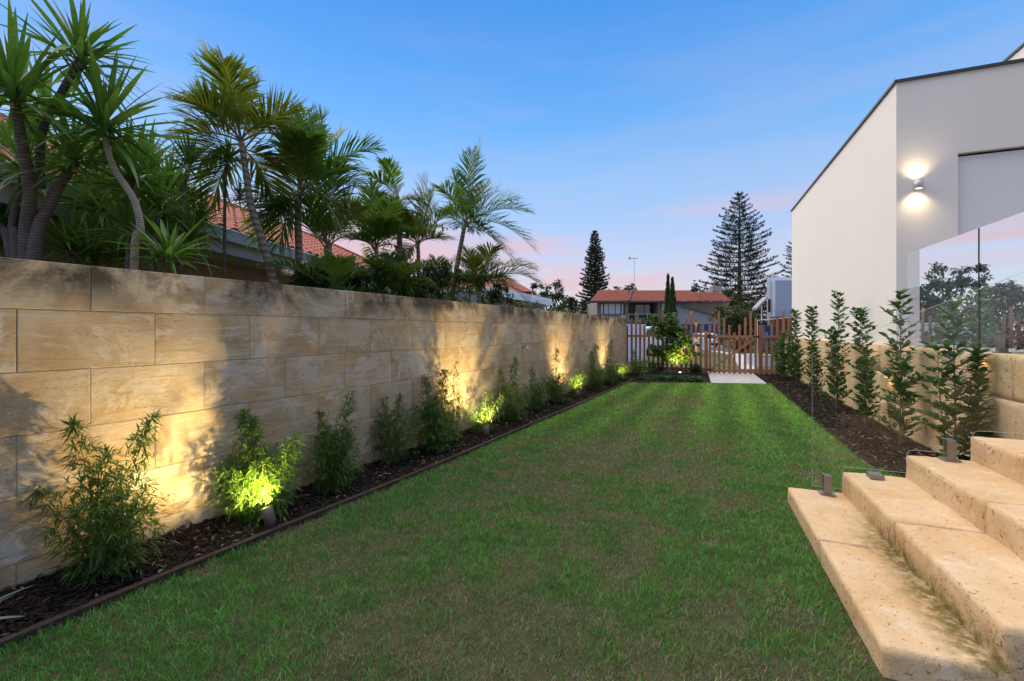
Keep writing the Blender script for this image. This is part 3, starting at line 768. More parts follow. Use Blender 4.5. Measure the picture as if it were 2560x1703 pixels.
def bamboo(label, base, h, w, dens=1.0, stalks=(), group='bamboo clumps along the limestone wall', dry=False, seed=1):
    t = thing('bamboo_plant', label, 'bamboo', base, 0, group)
    r = np.random.default_rng(seed); culm = MB(); parts = []
    n = int(11*dens)+5
    tops = []
    for i in range(n):
        an = r.uniform(0, 2*math.pi); rad = w*0.5*math.sqrt(r.uniform(0, 1)); hh = h*r.uniform(0.55, 0.92)*(1-0.25*(rad/(w*0.5))**2)
        tops.append((math.cos(an)*rad, math.sin(an)*rad*0.8, hh, 1.0))
    for dx, hh in stalks: tops.append((dx, r.uniform(-0.05, 0.05), hh, 0.8))
    for (x, y, hh, k) in tops:
        b0 = np.array([x*0.16+r.normal(0, 0.012), y*0.16+r.normal(0, 0.012), -0.01]); e = np.array([x, y, hh])
        c = curve(b0, (x*0.35, y*0.35, hh*0.6), e, 9)
        culm.tube([Vector(p) for p in c], [0.0045-0.0032*i/8 for i in range(9)], 5, False)
        m = int(150*hh/0.8*dens*k*(0.6+0.5*w/0.5))
        s = r.uniform(0.10 if k == 1 else 0.45, 1.0, m)**0.85
        pc = (b0*(1-s[:, None])**2+2*np.array([x*0.35, y*0.35, hh*0.6])*(s*(1-s))[:, None]+e*(s**2)[:, None])
        # twigs end in fans of narrow leaves
        spread = (0.085 if k == 1 else 0.035)*np.sqrt(w/0.5)*np.sin(np.clip(s, 0.12, 0.97)*math.pi)**0.5
        node = pc+r.normal(0, 1, (m, 3))*spread[:, None]*np.array([1, 1, 0.7])
        fd = unit((node-pc)+r.normal(0, 0.02, (m, 3))+np.array([0, 0, 0.012]))
        for q_ in range(4):
            d = unit(fd+r.normal(0, 0.55, (m, 3))+np.array([0, 0, -0.05]))
            ln = r.uniform(0.035, 0.08, m); parts.append(diamonds(node, d, ln, ln*r.uniform(0.10, 0.145, m), 0.18))
    V, Q = join(parts)
    culm.build('culms', 'bamboo_culm', t)
    V[:, 2] = np.maximum(V[:, 2], 0.01)
    stuff(link('foliage', np_mesh('foliage', V, [Q]), 'bamboo_leaf', t))
    # dry sheath leaves round the foot
    m = 60; bb = np.stack([r.normal(0, 0.05, m), r.normal(0, 0.05, m), r.uniform(0.0, 0.22, m)], 1)
    v, q2 = diamonds(bb, np.stack([r.normal(0, .6, m), r.normal(0, .6, m), r.uniform(0.2, 1, m)], 1), r.uniform(0.05, 0.14, m), r.uniform(0.004, 0.008, m), 0.2)
    v[:, 2] = np.maximum(v[:, 2], 0.005)
    stuff(link('dry_leaves', np_mesh('dry_leaves', v, [q2]), 'bamboo_dry', t))
    return t
BG = 'bamboo clumps along the limestone wall'
def bb(px, py, top, wpx, label, dens=1.0, stalks=(), seed=1):
    p = gpt(px, py); Y = p.y
    h = CAMH+(HZ-top)/F*Y-p.z; w = wpx/F*Y
    p.z += 0.0
    return bamboo(label, p, h, w, dens, [(dx/F*Y, CAMH+(HZ-ty)/F*Y-p.z) for dx, ty in stalks], BG, seed=seed)
bb(266, 1445, 1150, 215, 'large dark bamboo clump nearest the camera, left of the first lit one', 0.95, ((115, 1040), (-5, 1120), (-95, 1060), (-180, 1205)), 1)
bb(652, 1297, 1085, 175, 'brightly lit bamboo clump nearest the camera, beside the first uplight', 1.35, ((-50, 1035), (95, 1092), (-20, 1040)), 2)
bb(834, 1227, 1040, 130, 'dark bamboo clump just right of the nearest lit clump', 1.0, ((40, 988), (-35, 1030)), 3)
bb(985, 1160, 1000, 95, 'sparse dark bamboo clump between two fuller clumps, third dark clump', 0.7, ((15, 985), (-30, 1000)), 4)
bb(1085, 1130, 960, 105, 'tall dark bamboo clump left of the second lit clump', 1.0, ((30, 925), (-25, 940)), 5)
bb(1128, 1104, 950, 80, 'half lit bamboo clump close behind the second uplight', 0.5, ((10, 906),), 6)
bb(1202, 1085, 985, 70, 'lit bamboo clump with one arching stem beside the second uplight', 0.6, ((55, 985), (20, 975)), 7)
bb(1280, 1054, 935, 85, 'dark bamboo clump under the wall tap with one tall shoot', 0.9, ((8, 898), (-30, 925)), 8)
bb(1334, 1028, 935, 60, 'narrow dark bamboo clump right of the wall tap', 0.8, ((-6, 920),), 9)
bb(1385, 1009, 920, 72, 'dark bamboo clump with tall spire left of the third lit clump', 0.9, ((8, 874),), 10)
bb(1437, 990, 920, 62, 'small bright lit bamboo clump at the third uplight', 0.6, (), 11)
bb(1482, 975, 900, 66, 'dark bamboo clump right of the third lit clump', 0.9, ((-4, 880), (10, 862)), 12)
bb(1520, 962, 890, 60, 'dark bamboo clump with tall spire near the end of the wall', 0.9, ((10, 850),), 13)
bb(1549, 951, 898, 48, 'small bright lit bamboo clump at the farthest uplight by the fence', 0.9, (), 14)
bb(1592, 940, 885, 62, 'dark bamboo clump against the left end of the picket fence', 0.9, ((-8, 876),), 15)

def uplight(px, py, label, target, power, cone=105):
    p = gpt(px, py)
    l = thing('garden_uplight', label, 'light', p, 0, 'garden uplights in the bamboo bed')
    MB().tube([(0, 0, -0.02), (0, 0, 0.07)], 0.026, 12).build('stake', 'edging_timber', l)
    d = (Vector(target)-p-Vector((0, 0, 0.1))).normalized(); d = (d+Vector((0, 0, 1.2))).normalized()
    c = Vector((0, 0, 0.06))
    a = d.cross(Vector((0, 0, 1)));  a = a.normalized() if a.length > 1e-4 else Vector((1, 0, 0)); b = d.cross(a); n = 20; mb = MB()
    ring = lambda r, z: [c+d*z+(a*math.cos(2*math.pi*k/n)+b*math.sin(2*math.pi*k/n))*r for k in range(n)]
    mb.add(ring(0.030, 0.0)+ring(0.037, 0.01)+ring(0.038, 0.125)+ring(0.032, 0.125)+ring(0.032, 0.095), [(r*n+k, r*n+(k+1) % n, (r+1)*n+(k+1) % n, (r+1)*n+k) for r in range(4) for k in range(n)] + [tuple(range(n))])
    mb.build('housing', 'uplight_body', l, smooth=True)
    MB().tube([c+d*0.098, c+d*0.103], 0.0315, 18).build('lens', 'uplight_lens', l)
    s = light('uplight_beam', 'SPOT', c+d*0.13, c+d*2+(Vector(target)-p-d).normalized()*0.6, power, (1.0, 0.76, 0.34), None, cone, 0.8, 0.02)
    s.parent = l
    return l
def wallpt(px, z):
    k = (px-1280)/F; Y = (2.75+0.54*2.405)/(0.54-k); return Vector((k*Y, Y, z))
uplight(678, 1334, 'lit bronze uplight beside the nearest bright bamboo clump', wallpt(480, 0.95), 125, 155)
uplight(1216, 1100, 'lit bronze uplight at the second bright bamboo clump', gpt(1196, 1080)+Vector((0, 0, 0.9)), 135, 135)
uplight(1446, 999, 'lit uplight at the third bright bamboo clump', gpt(1434, 989)+Vector((0, 0, 0.9)), 120, 130)
uplight(1557, 956, 'lit uplight at the farthest bamboo clump by the fence', gpt(1546, 951)+Vector((0, 0, 0.7)), 90, 130)

# strap-leaved plant at the lower left edge of the bed
def leaf_mesh(name, m, length, width, droop, n=7, fold=0.25):
    V = []; Q = []
    for i in range(n+1):
        s = i/n; w = width/2*(math.sin(min(1, s*1.15+0.16)*math.pi*0.5)**0.8 if s < 0.55 else max(0.02, (1-(s-0.55)/0.45))**0.75)
        y = length*(s-0.12*droop*s*s); z = -droop*length*s*s*0.6
        V += [(-w, y, z+w*fold), (0, y, z), (w, y, z+w*fold)]
    for i in range(n):
        a = i*3; Q += [(a, a+1, a+4, a+3), (a+1, a+2, a+5, a+4)]
    me = np_mesh(name, V, [np.array(Q)], True); me.materials.append(M[m]); return me
def orient(o, pos, d, scale=1.0, roll=0.0):
    d = Vector(d).normalized(); x = d.cross(Vector((0, 0, 1)))
    x = x.normalized() if x.length > 1e-4 else Vector((1, 0, 0)); z = x.cross(d)
    Mx = Matrix((x, d, z)).transposed().to_4x4() @ Matrix.Rotation(roll, 4, 'Y')
    o.matrix_basis = Matrix.Translation(pos) @ Mx @ Matrix.Scale(scale, 4)
sp = Vector((-2.62, 2.02, 0.01))
sl = thing('strap_leaf_plant', 'pale striped strap leaves entering at the lower left corner', 'plant', sp)
sm = leaf_mesh('leaf', 'strap_leaf', 0.42, 0.045, 0.45)
for an, el, s in ((10, 28, 0.9), (-20, 22, 1.0), (45, 38, 0.85), (80, 60, 0.8), (-60, 30, 1.0), (140, 45, 0.9), (200, 30, 1.0), (250, 40, 0.9), (30, 55, 0.7)):
    o = link('leaf', sm, None, sl); orient(o, Vector((0, 0, 0)), (math.cos(R(an))*math.cos(R(el)), math.sin(R(an))*math.cos(R(el)), math.sin(R(el))), s)

# ------------------------------------------------------------------ leafy column shrubs in the right bed
LEAFV = [leaf_mesh('leaf', 'shrub_leaf', 0.075, 0.040, dr, 4, 0.3) for dr in (0.1, 0.3, 0.5)]
def shrub(label, base, h, w, nleaf, stems=1, individual=False, seed=1, lean=0.0):
    t = thing('leafy_shrub', label, 'shrub', base, 0, 'column shrubs along the retaining wall')
    r = np.random.default_rng(seed); st = MB(); pts = []
    specs = [(0, 0, h, 1.0)] + [(r.uniform(-1, 1)*w*0.5, r.uniform(-0.5, 0.5)*w*0.5, h*r.uniform(0.5, 0.8), 0.8) for _ in range(stems-1)]
    for x, y, hh, k in specs:
        b0 = np.array([x*0.15, y*0.15, -0.02]); e = np.array([x+lean*hh+r.normal(0, 0.02), y+r.normal(0, 0.02), hh]); md = np.array([x*0.9+r.normal(0, 0.03), y*0.9, hh*0.5])
        c = curve(b0, md, e, 8); st.tube([Vector(p) for p in c], [0.009-0.006*i/7 for i in range(8)], 6)
        nb = int(nleaf*1.45*hh/h*k/(1+0.3*(stems-1))/6)
        for i in range(nb):
            s = (i+r.uniform(0, 0.8))/nb*0.93+0.07
            p = b0*(1-s)**2+2*md*s*(1-s)+e*s*s
            an = i*2.4+r.uniform(-0.5, 0.5); rr = w*0.5*(0.95-0.50*s)*r.uniform(0.3, 1.15)
            tip = p+np.array([math.cos(an)*rr, math.sin(an)*rr, rr*0.75]); st.tube([Vector(p), Vector(tip)], [0.0035, 0.002], 4, False)
            for j in range(6):
                f = 0.25+0.75*j/5; q_ = p+(tip-p)*f; a2 = an+(1 if j % 2 else -1)*r.uniform(0.5, 1.3)+(0 if j < 5 else r.uniform(-.3, .3))
                pts.append((q_, (math.cos(a2), math.sin(a2), r.uniform(0.25, 1.3)), r.uniform(0.95, 1.6)))
        for j in range(5):
            a2 = j*2.4; pts.append((e, (math.cos(a2)*0.6, math.sin(a2)*0.6, 1), 1.0))
    st.build('stems', 'plant_trunk', t)
    if individual:
        for q_, d, s in pts[:298]:
            o = link('leaf', random.choice(LEAFV), None, t); orient(o, Vector(q_), d, s, random.uniform(-0.5, 0.5))
        pts = pts[298:]
    if pts:
        b = np.array([p[0] for p in pts]); d = np.array([p[1] for p in pts]); s = np.array([p[2] for p in pts])
        v1, q1 = diamonds(b, d, 0.075*s, 0.042*s, 0.15); v1[:, 2] = np.maximum(v1[:, 2], 0.0)
        stuff(link('foliage', np_mesh('foliage', v1, [q1]), 'shrub_leaf', t))
    return t
def rs(px, top, off, wpx, label, n, stems, ind, seed, lean=0.0):
    c = 2.775-off/0.926; Y = c/((px-1280)/F-0.408); X = c+0.408*Y
    b = Vector((X, Y, gz(X, Y))); h = CAMH+(HZ-top)/F*Y-b.z
    return shrub(label, b, h, wpx/F*Y, n, stems, ind, seed, lean)
rs(1962, 835, 0.30, 52, 'low dark leafy shrub in front of the right end of the fence', 420, 3, False, 21)
rs(1992, 782, 0.30, 46, 'slim leafy shrub against the far corner of the white house', 420, 2, False, 22)
rs(2036, 772, 0.30, 50, 'leafy column shrub, third from the fence in the right bed', 380, 2, False, 23)
rs(2092, 738, 0.30, 66, 'tall leafy column shrub with two tips against the white wall', 360, 3, False, 24)
rs(2164, 778, 0.27, 72, 'leafy column shrub left of the white house corner seen past the glass edge', 330, 2, False, 25, -0.03)
rs(2248, 738, 0.25, 105, 'large leafy column shrub in front of the white house corner', 290, 3, True, 26)
rs(2390, 765, 0.24, 112, 'large leafy column shrub behind the third step spigot', 290, 3, True, 27)
rs(2450, 880, 0.10, 55, 'smaller leafy shrub nearest the right edge behind the top step', 200, 1, True, 28)

# ------------------------------------------------------------------ dracaenas over the wall
DLEAF = [leaf_mesh('leaf', 'dracaena_leaf', 0.56, 0.040, dr, 7, 0.35) for dr in (0.05, 0.18, 0.35, 0.55)]
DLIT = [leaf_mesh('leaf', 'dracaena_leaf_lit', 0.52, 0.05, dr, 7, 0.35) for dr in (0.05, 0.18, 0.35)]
def head(tree, px, py, rp, Y, n=48, lit=False, flat=False):
    c = P(px, py, Y); o = c-tree.location; sc = rp*Y/F/0.50
    hd = MB(); hd.tube([o-Vector((0, 0, 0.10*sc)), o+Vector((0, 0, 0.05*sc))], [0.022, 0.012], 7); hb = hd.build('leaf_head', 'dracaena_bark', tree)
    for i in range(n):
        u = (i+0.5)/n; el = 82-u*105+random.uniform(-9, 9); an = i*137.5+random.uniform(-14, 14)
        if flat: el = 55-u*50
        d = (math.cos(R(an))*math.cos(R(el)), math.sin(R(an))*math.cos(R(el)), math.sin(R(el)))
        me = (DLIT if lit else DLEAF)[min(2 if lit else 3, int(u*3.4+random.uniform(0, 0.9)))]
        l = link('leaf', me, None, hb); orient(l, o+Vector((0, 0, random.uniform(-0.12, 0.04)*sc)), d, sc*random.uniform(0.8, 1.2), random.uniform(-0.3, 0.3))
    # fine inner leaves of the head, too many to tell apart
    VV = []; k_ = 44
    for i in range(k_):
        el = R(random.uniform(-25, 88)); an = R(random.uniform(0, 360)); d = Vector((math.cos(an)*math.cos(el), math.sin(an)*math.cos(el), math.sin(el))); L = 0.5*sc*random.uniform(0.6, 1.1); w = 0.014*sc
        x_ = d.cross(Vector((0, 0, 1))).normalized()*w; a_ = o+Vector((0, 0, random.uniform(-0.1, 0.05)*sc)); dr = Vector((0, 0, -1))*L
        VV += [a_-x_*0.6, a_+x_*0.6, a_+d*L*0.45+x_+dr*0.03, a_+d*L*0.45-x_+dr*0.03, a_+d*L+dr*0.22+x_*0.1, a_+d*L+dr*0.22-x_*0.1]
    b_ = np.arange(k_)[:, None]*6
    stuff(link('inner_leaves', np_mesh('inner_leaves', [tuple(v) for v in VV], [np.concatenate([b_+np.array([0, 1, 2, 3]), b_+np.array([3, 2, 4, 5])])]), 'dracaena_leaf', hb))
    return c
ringed('dracaena_bark_grey', (0.10, 0.085, 0.075), (0.17, 0.15, 0.135), 13)
def dracaena(label, bpx, Yb, stems, heads, bark='dracaena_bark_grey'):
    X = (bpx-1280)/F*Yb; base = Vector((X, Yb, 0))
    t = thing('dracaena_tree', label, 'tree', base, 0, 'dracaenas behind the wall')
    for pts, r0, r1 in stems:
        pv = []
        for i, p in enumerate(pts):
            pv.append(Vector((base.x, base.y, -0.02)) if p is None else P(*p))
        # smooth the polyline
        out = []
        for i in range(len(pv)-1):
            p_1 = pv[max(0, i-1)]; p0 = pv[i]; p1 = pv[i+1]; p2 = pv[min(len(pv)-1, i+2)]
            for k in range(6):
                s = k/6; out.append(0.5*((2*p0)+(p1-p_1)*s+(2*p_1-5*p0+4*p1-p2)*s*s+(3*p0-p_1-3*p1+p2)*s**3))
        out.append(pv[-1]); m = len(out)
        MB().tube(out, [r0+(r1-r0)*i/(m-1) for i in range(m)], 10).build('trunk', bark, t, base, True)
    for hargs in heads: head(t, *hargs[:4], **(hargs[4] if len(hargs) > 4 else {}))
dracaena('largest grey-trunked dracaena at the left edge with the highest leaf heads', 85, 3.85,
    [((None, (85, 660, 3.85), (130, 500, 3.8), (185, 410, 3.7)), 0.062, 0.030),
     ((None, (65, 640, 3.85), (75, 490, 3.7), (50, 330, 3.45), (35, 240, 3.3)), 0.058, 0.026),
     ((None, (40, 640, 3.95), (30, 560, 4.0), (60, 430, 3.9)), 0.036, 0.02),
     (((100, 470, 3.75), (105, 330, 3.6), (150, 240, 3.55), (202, 145, 3.5)), 0.034, 0.024),
     (((70, 520, 3.8), (95, 400, 4.0), (110, 300, 4.1)), 0.03, 0.02),
     ((None, (25, 640, 4.0), (-10, 560, 4.2)), 0.035, 0.02)],
    [(35, 235, 195, 3.3), (202, 142, 150, 3.5), (184, 404, 130, 3.7), (60, 425, 120, 3.9), (110, 300, 130, 4.1), (-15, 560, 100, 4.2, dict(n=44))])
dracaena('slender tan curving dracaena stem with one full head above the wall', 335, 3.62,
    [((None, (336, 650, 3.62), (352, 580, 3.6), (335, 500, 3.6), (290, 430, 3.6), (268, 370, 3.58), (263, 318, 3.56)), 0.030, 0.020)],
    [(263, 316, 165, 3.56, dict(n=64))], 'dracaena_bark')
dracaena('leafy low dracaena with pale green rosette just above the wall', 300, 4.1,
    [((None, (335, 600, 4.0), (332, 450, 4.0)), 0.03, 0.018), ((None, (400, 690, 3.8), (422, 636, 3.7)), 0.026, 0.016),
     ((None, (321, 640, 4.0), (321, 572, 4.0)), 0.026, 0.016), ((None, (385, 600, 4.3), (400, 522, 4.4)), 0.026, 0.016)],
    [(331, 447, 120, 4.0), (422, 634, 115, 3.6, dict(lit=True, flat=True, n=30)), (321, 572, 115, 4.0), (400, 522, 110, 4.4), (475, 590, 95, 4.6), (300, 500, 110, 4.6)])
dracaena('dark dracaena thicket between the grey trunks and the tan stem', 190, 4.3,
    [((None, (170, 612, 4.2)), 0.03, 0.018), ((None, (245, 600, 4.4), (250, 520, 4.5)), 0.03, 0.018), ((None, (60, 640, 4.5), (45, 590, 4.6)), 0.03, 0.02)],
    [(170, 612, 95, 4.2), (250, 520, 115, 4.5), (45, 590, 90, 4.6), (225, 640, 90, 4.3), (120, 520, 115, 4.8), (300, 640, 95, 4.4)])
dracaena('dark dracaena cluster filling the gap above the grey trunks', 215, 4.9,
    [((None, (200, 560, 4.9), (150, 450, 4.9)), 0.03, 0.02), ((None, (240, 500, 4.9), (235, 430, 4.9)), 0.03, 0.02), ((None, (330, 600, 5.0), (355, 500, 5.0), (365, 420, 5.0)), 0.03, 0.02)],
    [(150, 450, 120, 4.9), (235, 430, 115, 4.9), (365, 425, 105, 5.0), (5, 400, 130, 4.6), (300, 400, 90, 5.0), (440, 545, 95, 5.0)])
dracaena('dracaena with three dark heads in front of the left end of the red roof', 470, 5.3,
    [((None, (440, 560, 5.3), (425, 470, 5.3)), 0.025, 0.016), ((None, (490, 600, 5.3), (505, 545, 5.3)), 0.025, 0.016), ((None, (380, 600, 5.3), (375, 480, 5.3)), 0.025, 0.016)],
    [(425, 470, 85, 5.3), (505, 550, 75, 5.3), (375, 480, 90, 5.3), (455, 520, 85, 5.2), (410, 600, 85, 5.1)])
dracaena('thin dracaena with small spiky head left of the tallest palm', 440, 4.9,
    [((None, (455, 560, 4.8), (473, 415, 4.7)), 0.022, 0.014)], [(473, 413, 78, 4.7, dict(n=40))])
dracaena('thin dracaena with small head in front of the tallest palm crown', 560, 5.3,
    [((None, (562, 520, 5.3), (570, 402, 5.2)), 0.02, 0.013)], [(570, 400, 64, 5.2, dict(n=36)), (600, 490, 45, 5.2, dict(n=28))])

# ------------------------------------------------------------------ palms over the wall
def frond(tree, p0, tip, arch, lmax, m, nl=44, seed=0, start=0.18, mat_r='palm_bark'):
    r = np.random.default_rng(seed); o = tree.location
    p0 = np.array(p0-o); p2 = np.array(tip-o); L = np.linalg.norm(p2-p0)
    p1 = (p0+p2)/2+np.array([0, 0, arch*L])
    s = np.linspace(0, 1, 14); C = curve(p0, p1, p2, 14)
    rc = MB().tube([Vector(c) for c in C], [0.012-0.010*k/13 for k in range(14)], 5, False).build('frond', 'frond_stalk', tree)
    ss = np.linspace(start, 0.995, nl); ss = np.repeat(ss, 2); sg = np.tile([1.0, -1.0], nl)
    pos = p0*((1-ss)**2)[:, None]+2*p1*(ss*(1-ss))[:, None]+p2*(ss**2)[:, None]
    tan = unit(2*(1-ss)[:, None]*(p1-p0)+2*ss[:, None]*(p2-p1))
    side = unit(np.cross(tan, np.array([0, 0, 1.0])+r.normal(0, 0.05, 3))); nup = np.cross(side, tan)
    k = (ss-start)/(1-start)
    ln = lmax*np.clip(np.sin(np.clip(0.22+0.70*k, 0, 1)*math.pi)**0.7, 0.25, 1)*r.uniform(0.85, 1.1, len(ss))
    a = np.radians(62-32*k+r.normal(0, 5, len(ss))); vv = np.radians(28+r.normal(0, 9, len(ss)))
    out = side*sg[:, None]*np.cos(vv)[:, None]+nup*np.sin(vv)[:, None]
    d = unit(tan*np.cos(a)[:, None]+out*np.sin(a)[:, None])
    wd = unit(np.cross(d, nup)); w = (0.0068+0.0065*np.sin(k*math.pi))[:, None]*r.uniform(0.8, 1.2, (len(ss), 1))
    dn = np.array([0, 0, -1.0]); l = ln[:, None]
    m1 = pos+d*l*0.4+dn*l*0.02; m2 = pos+d*l*0.75+dn*l*0.12; e = pos+d*l*0.97+dn*l*0.24*r.uniform(0.4, 1.4, (len(ss), 1))
    V = np.stack([pos+wd*w*0.4, pos-wd*w*0.4, m1+wd*w, m1-wd*w, m2+wd*w*0.7, m2-wd*w*0.7, e+wd*w*0.1, e-wd*w*0.1], 1).reshape(-1, 3)
    b = np.arange(len(ss))[:, None]*8
    Q = np.concatenate([b+np.array([0, 1, 3, 2]), b+np.array([2, 3, 5, 4]), b+np.array([4, 5, 7, 6])])
    stuff(link('leaflets', np_mesh('leaflets', V, [Q]), m, rc))
simple('frond_stalk', (0.16, 0.15, 0.05), 0.5, (0.22, 0.17, 0.07), 5)
def palm(label, bpx, Yb, trunk, r0, r1, fronds, lmax=0.42, mats=('palm_leaf', 'palm_leaf_golden'), extra=3, seed=0):
    lmax *= 1.12; extra += 2
    X = (bpx-1280)/F*Yb; base = Vector((X, Yb, 0)); t = thing('palm_tree', label, 'palm', base, 0, 'palms behind the wall')
    pv = [base-Vector((0, 0, 0.02))]+[P(*p) for p in trunk]; out = []
    for i in range(len(pv)-1):
        for k in range(5): out.append(pv[i].lerp(pv[i+1], k/5))
    out.append(pv[-1]); n = len(out)
    MB().tube(out, [(r0+(r1-r0)*i/(n-1))*(1.0+0.06*(i % 2)) for i in range(n)], 10).build('trunk', 'palm_bark', t, base, True)
    crown = pv[-1]; rr = random.Random(seed)
    for i, f in enumerate(fronds):
        px, py = f[0], f[1]; dy = f[2] if len(f) > 2 else rr.uniform(-0.35, 0.35); arch = f[3] if len(f) > 3 else 0.16
        frond(t, crown+Vector((0, 0, rr.uniform(-0.12, 0.05))), P(px, py, crown.y+dy), arch, lmax*rr.uniform(0.85, 1.1), mats[0] if rr.random() < 0.62 else mats[1], 42, seed*31+i)
    for j in range(extra):                    # fronds that lean away from or towards the viewer
        an = rr.uniform(0, 6.28); L = rr.uniform(0.7, 1.0)
        tip = crown+Vector((math.cos(an)*L*0.5, (1 if j % 2 else -0.8)*L*0.8, rr.uniform(-0.2, 0.6)))
        frond(t, crown, tip, 0.25, lmax*0.9, mats[0], 36, seed*31+90+j)
palm('tallest ringed palm with golden fronds leaning left above the red tiled roof', 690, 5.2, [(686, 707, 5.2), (655, 600, 5.15), (625, 505, 5.1), (604, 355, 5.1)], 0.055, 0.03,
    [(517, 140, 0.0, 0.10), (560, 150, 0.3, 0.06), (648, 200, 0.1, 0.08), (735, 277, 0.1, 0.18), (472, 298, 0.0, 0.16), (495, 248, -0.3, 0.14), (690, 305, -0.4, 0.2), (505, 400, 0.1, 0.22), (700, 430, 0.2, 0.25), (530, 510, 0.3, 0.34), (695, 530, 0.5, 0.36)], 0.46, ('palm_leaf_golden', 'palm_leaf'), 3, 1)
palm('full dark green palm second from left with a frond arching right', 753, 5.75, [(750, 700, 5.75), (745, 560, 5.75), (748, 478, 5.75)], 0.055, 0.034,
    [(715, 290, 0.0, 0.05), (765, 282, 0.3, 0.05), (810, 292, 0.0, 0.12), (938, 372, 0.1, 0.22), (880, 425, -0.3, 0.22), (655, 420, 0.2, 0.2), (622, 510, 0.0, 0.22), (660, 560, -0.3, 0.25), (905, 470, 0.4, 0.2), (860, 330, 0.5, 0.1), (645, 600, 0.2, 0.32), (850, 565, -0.2, 0.34), (700, 610, -0.3, 0.3)], 0.45, ('palm_leaf', 'palm_leaf'), 4, 2)
palm('open vase-shaped palm with several bare stalks right of the full palm', 820, 6.1, [(820, 653, 6.1), (820, 615, 6.1)], 0.07, 0.045,
    [(790, 390, 0.2, 0.03), (845, 400, -0.2, 0.03), (892, 455, 0.1, 0.06), (775, 480, 0.4, 0.06), (900, 520, -0.3, 0.12), (740, 540, 0.2, 0.14)], 0.36, ('palm_leaf', 'palm_leaf_golden'), 2, 3)
palm('young palm with one broad upright green frond in the middle', 941, 6.9, [(941, 690, 6.9), (941, 620, 6.9)], 0.045, 0.03,
    [(932, 458, 0.0, 0.02), (925, 470, 0.1, 0.0), (1003, 472, 0.2, 0.14), (862, 490, 0.0, 0.16), (848, 530, -0.2, 0.2), (1032, 505, 0.2, 0.2), (1015, 575, -0.3, 0.2), (880, 600, -0.4, 0.2)], 0.40, ('palm_leaf', 'palm_leaf'), 3, 4)
palm('palm with straight dark bare trunk in the middle of the row', 999, 7.35, [(999, 716, 7.35), (999, 600, 7.35), (998, 500, 7.35)], 0.05, 0.04,
    [(1040, 500, 0.2, 0.14), (960, 510, 0.1, 0.16), (1030, 560, 0.0, 0.3), (975, 570, 0.2, 0.3)], 0.28, ('palm_leaf', 'palm_leaf_golden'), 1, 5)
palm('bushy brownish palm with thin curled spear, left of the rightmost tall palm', 1048, 7.7, [(1048, 715, 7.7), (1045, 610, 7.7)], 0.045, 0.03,
    [(1070, 446, 0.0, 0.06), (1097, 505, 0.2, 0.1), (1015, 540, 0.1, 0.15), (1133, 530, 0.0, 0.2), (1110, 600, -0.3, 0.2), (1010, 640, -0.3, 0.2), (1080, 480, 0.3, 0.05)], 0.42, ('palm_leaf_golden', 'palm_leaf'), 3, 6)
palm('rightmost tall palm with one frond standing straight up', 1130, 8.9, [(1130, 740, 8.9), (1145, 650, 8.95), (1163, 556, 9.0)], 0.06, 0.04,
    [(1205, 343, 0.0, 0.02), (1180, 380, 0.4, 0.0), (1244, 478, 0.2, 0.12), (1322, 530, 0.0, 0.26), (1333, 622, -0.1, 0.36), (1272, 640, -0.4, 0.26), (1212, 466, 0.5, 0.06), (1137, 440, 0.1, 0.06), (1100, 540, 0.0, 0.2), (1290, 500, 0.5, 0.2), (1240, 600, -0.5, 0.25)], 0.52, ('palm_leaf', 'palm_leaf_golden'), 4, 7)
palm('low arching palm at the right end of the row, fronds over the wall', 1195, 9.2, [(1197, 740, 9.2), (1200, 705, 9.2)], 0.05, 0.04,
    [(1343, 705, 0.0, 0.36), (1336, 672, 0.2, 0.3), (1246, 665, 0.0, 0.1), (1322, 762, -0.2, 0.42), (1140, 655, 0.0, 0.14), (1280, 700, -0.4, 0.3), (1170, 630, 0.3, 0.05)], 0.44, ('palm_leaf_golden', 'palm_leaf'), 4, 8)
palm('low young palm whose fronds brush the wall top below the vase-shaped palm', 820, 5.6, [(828, 735, 5.6)], 0.03, 0.03,
    [(735, 690, 0.1, 0.2), (760, 672, 0.2, 0.15), (905, 690, 0.1, 0.25), (862, 655, 0.2, 0.1), (800, 650, 0.4, 0.05), (890, 745, -0.1, 0.3)], 0.34, ('palm_leaf', 'palm_leaf_golden'), 2, 9)
palm('low young palm in the undergrowth below the straight dark trunk', 985, 7.0, [(985, 728, 7.0)], 0.03, 0.03,
    [(900, 680, 0.1, 0.2), (930, 650, 0.2, 0.12), (1060, 670, 0.1, 0.2), (1020, 645, 0.2, 0.1), (975, 640, 0.3, 0.05), (1080, 720, 0.0, 0.3)], 0.36, ('palm_leaf_golden', 'palm_leaf'), 2, 10)
palm('low young palm in the undergrowth below the rightmost tall palm', 1095, 8.3, [(1095, 740, 8.3)], 0.03, 0.03,
    [(1020, 700, 0.1, 0.2), (1050, 660, 0.2, 0.12), (1170, 690, 0.1, 0.2), (1130, 660, 0.2, 0.1), (1090, 650, 0.3, 0.05), (1180, 735, 0.0, 0.3)], 0.38, ('palm_leaf', 'palm_leaf_golden'), 2, 11)

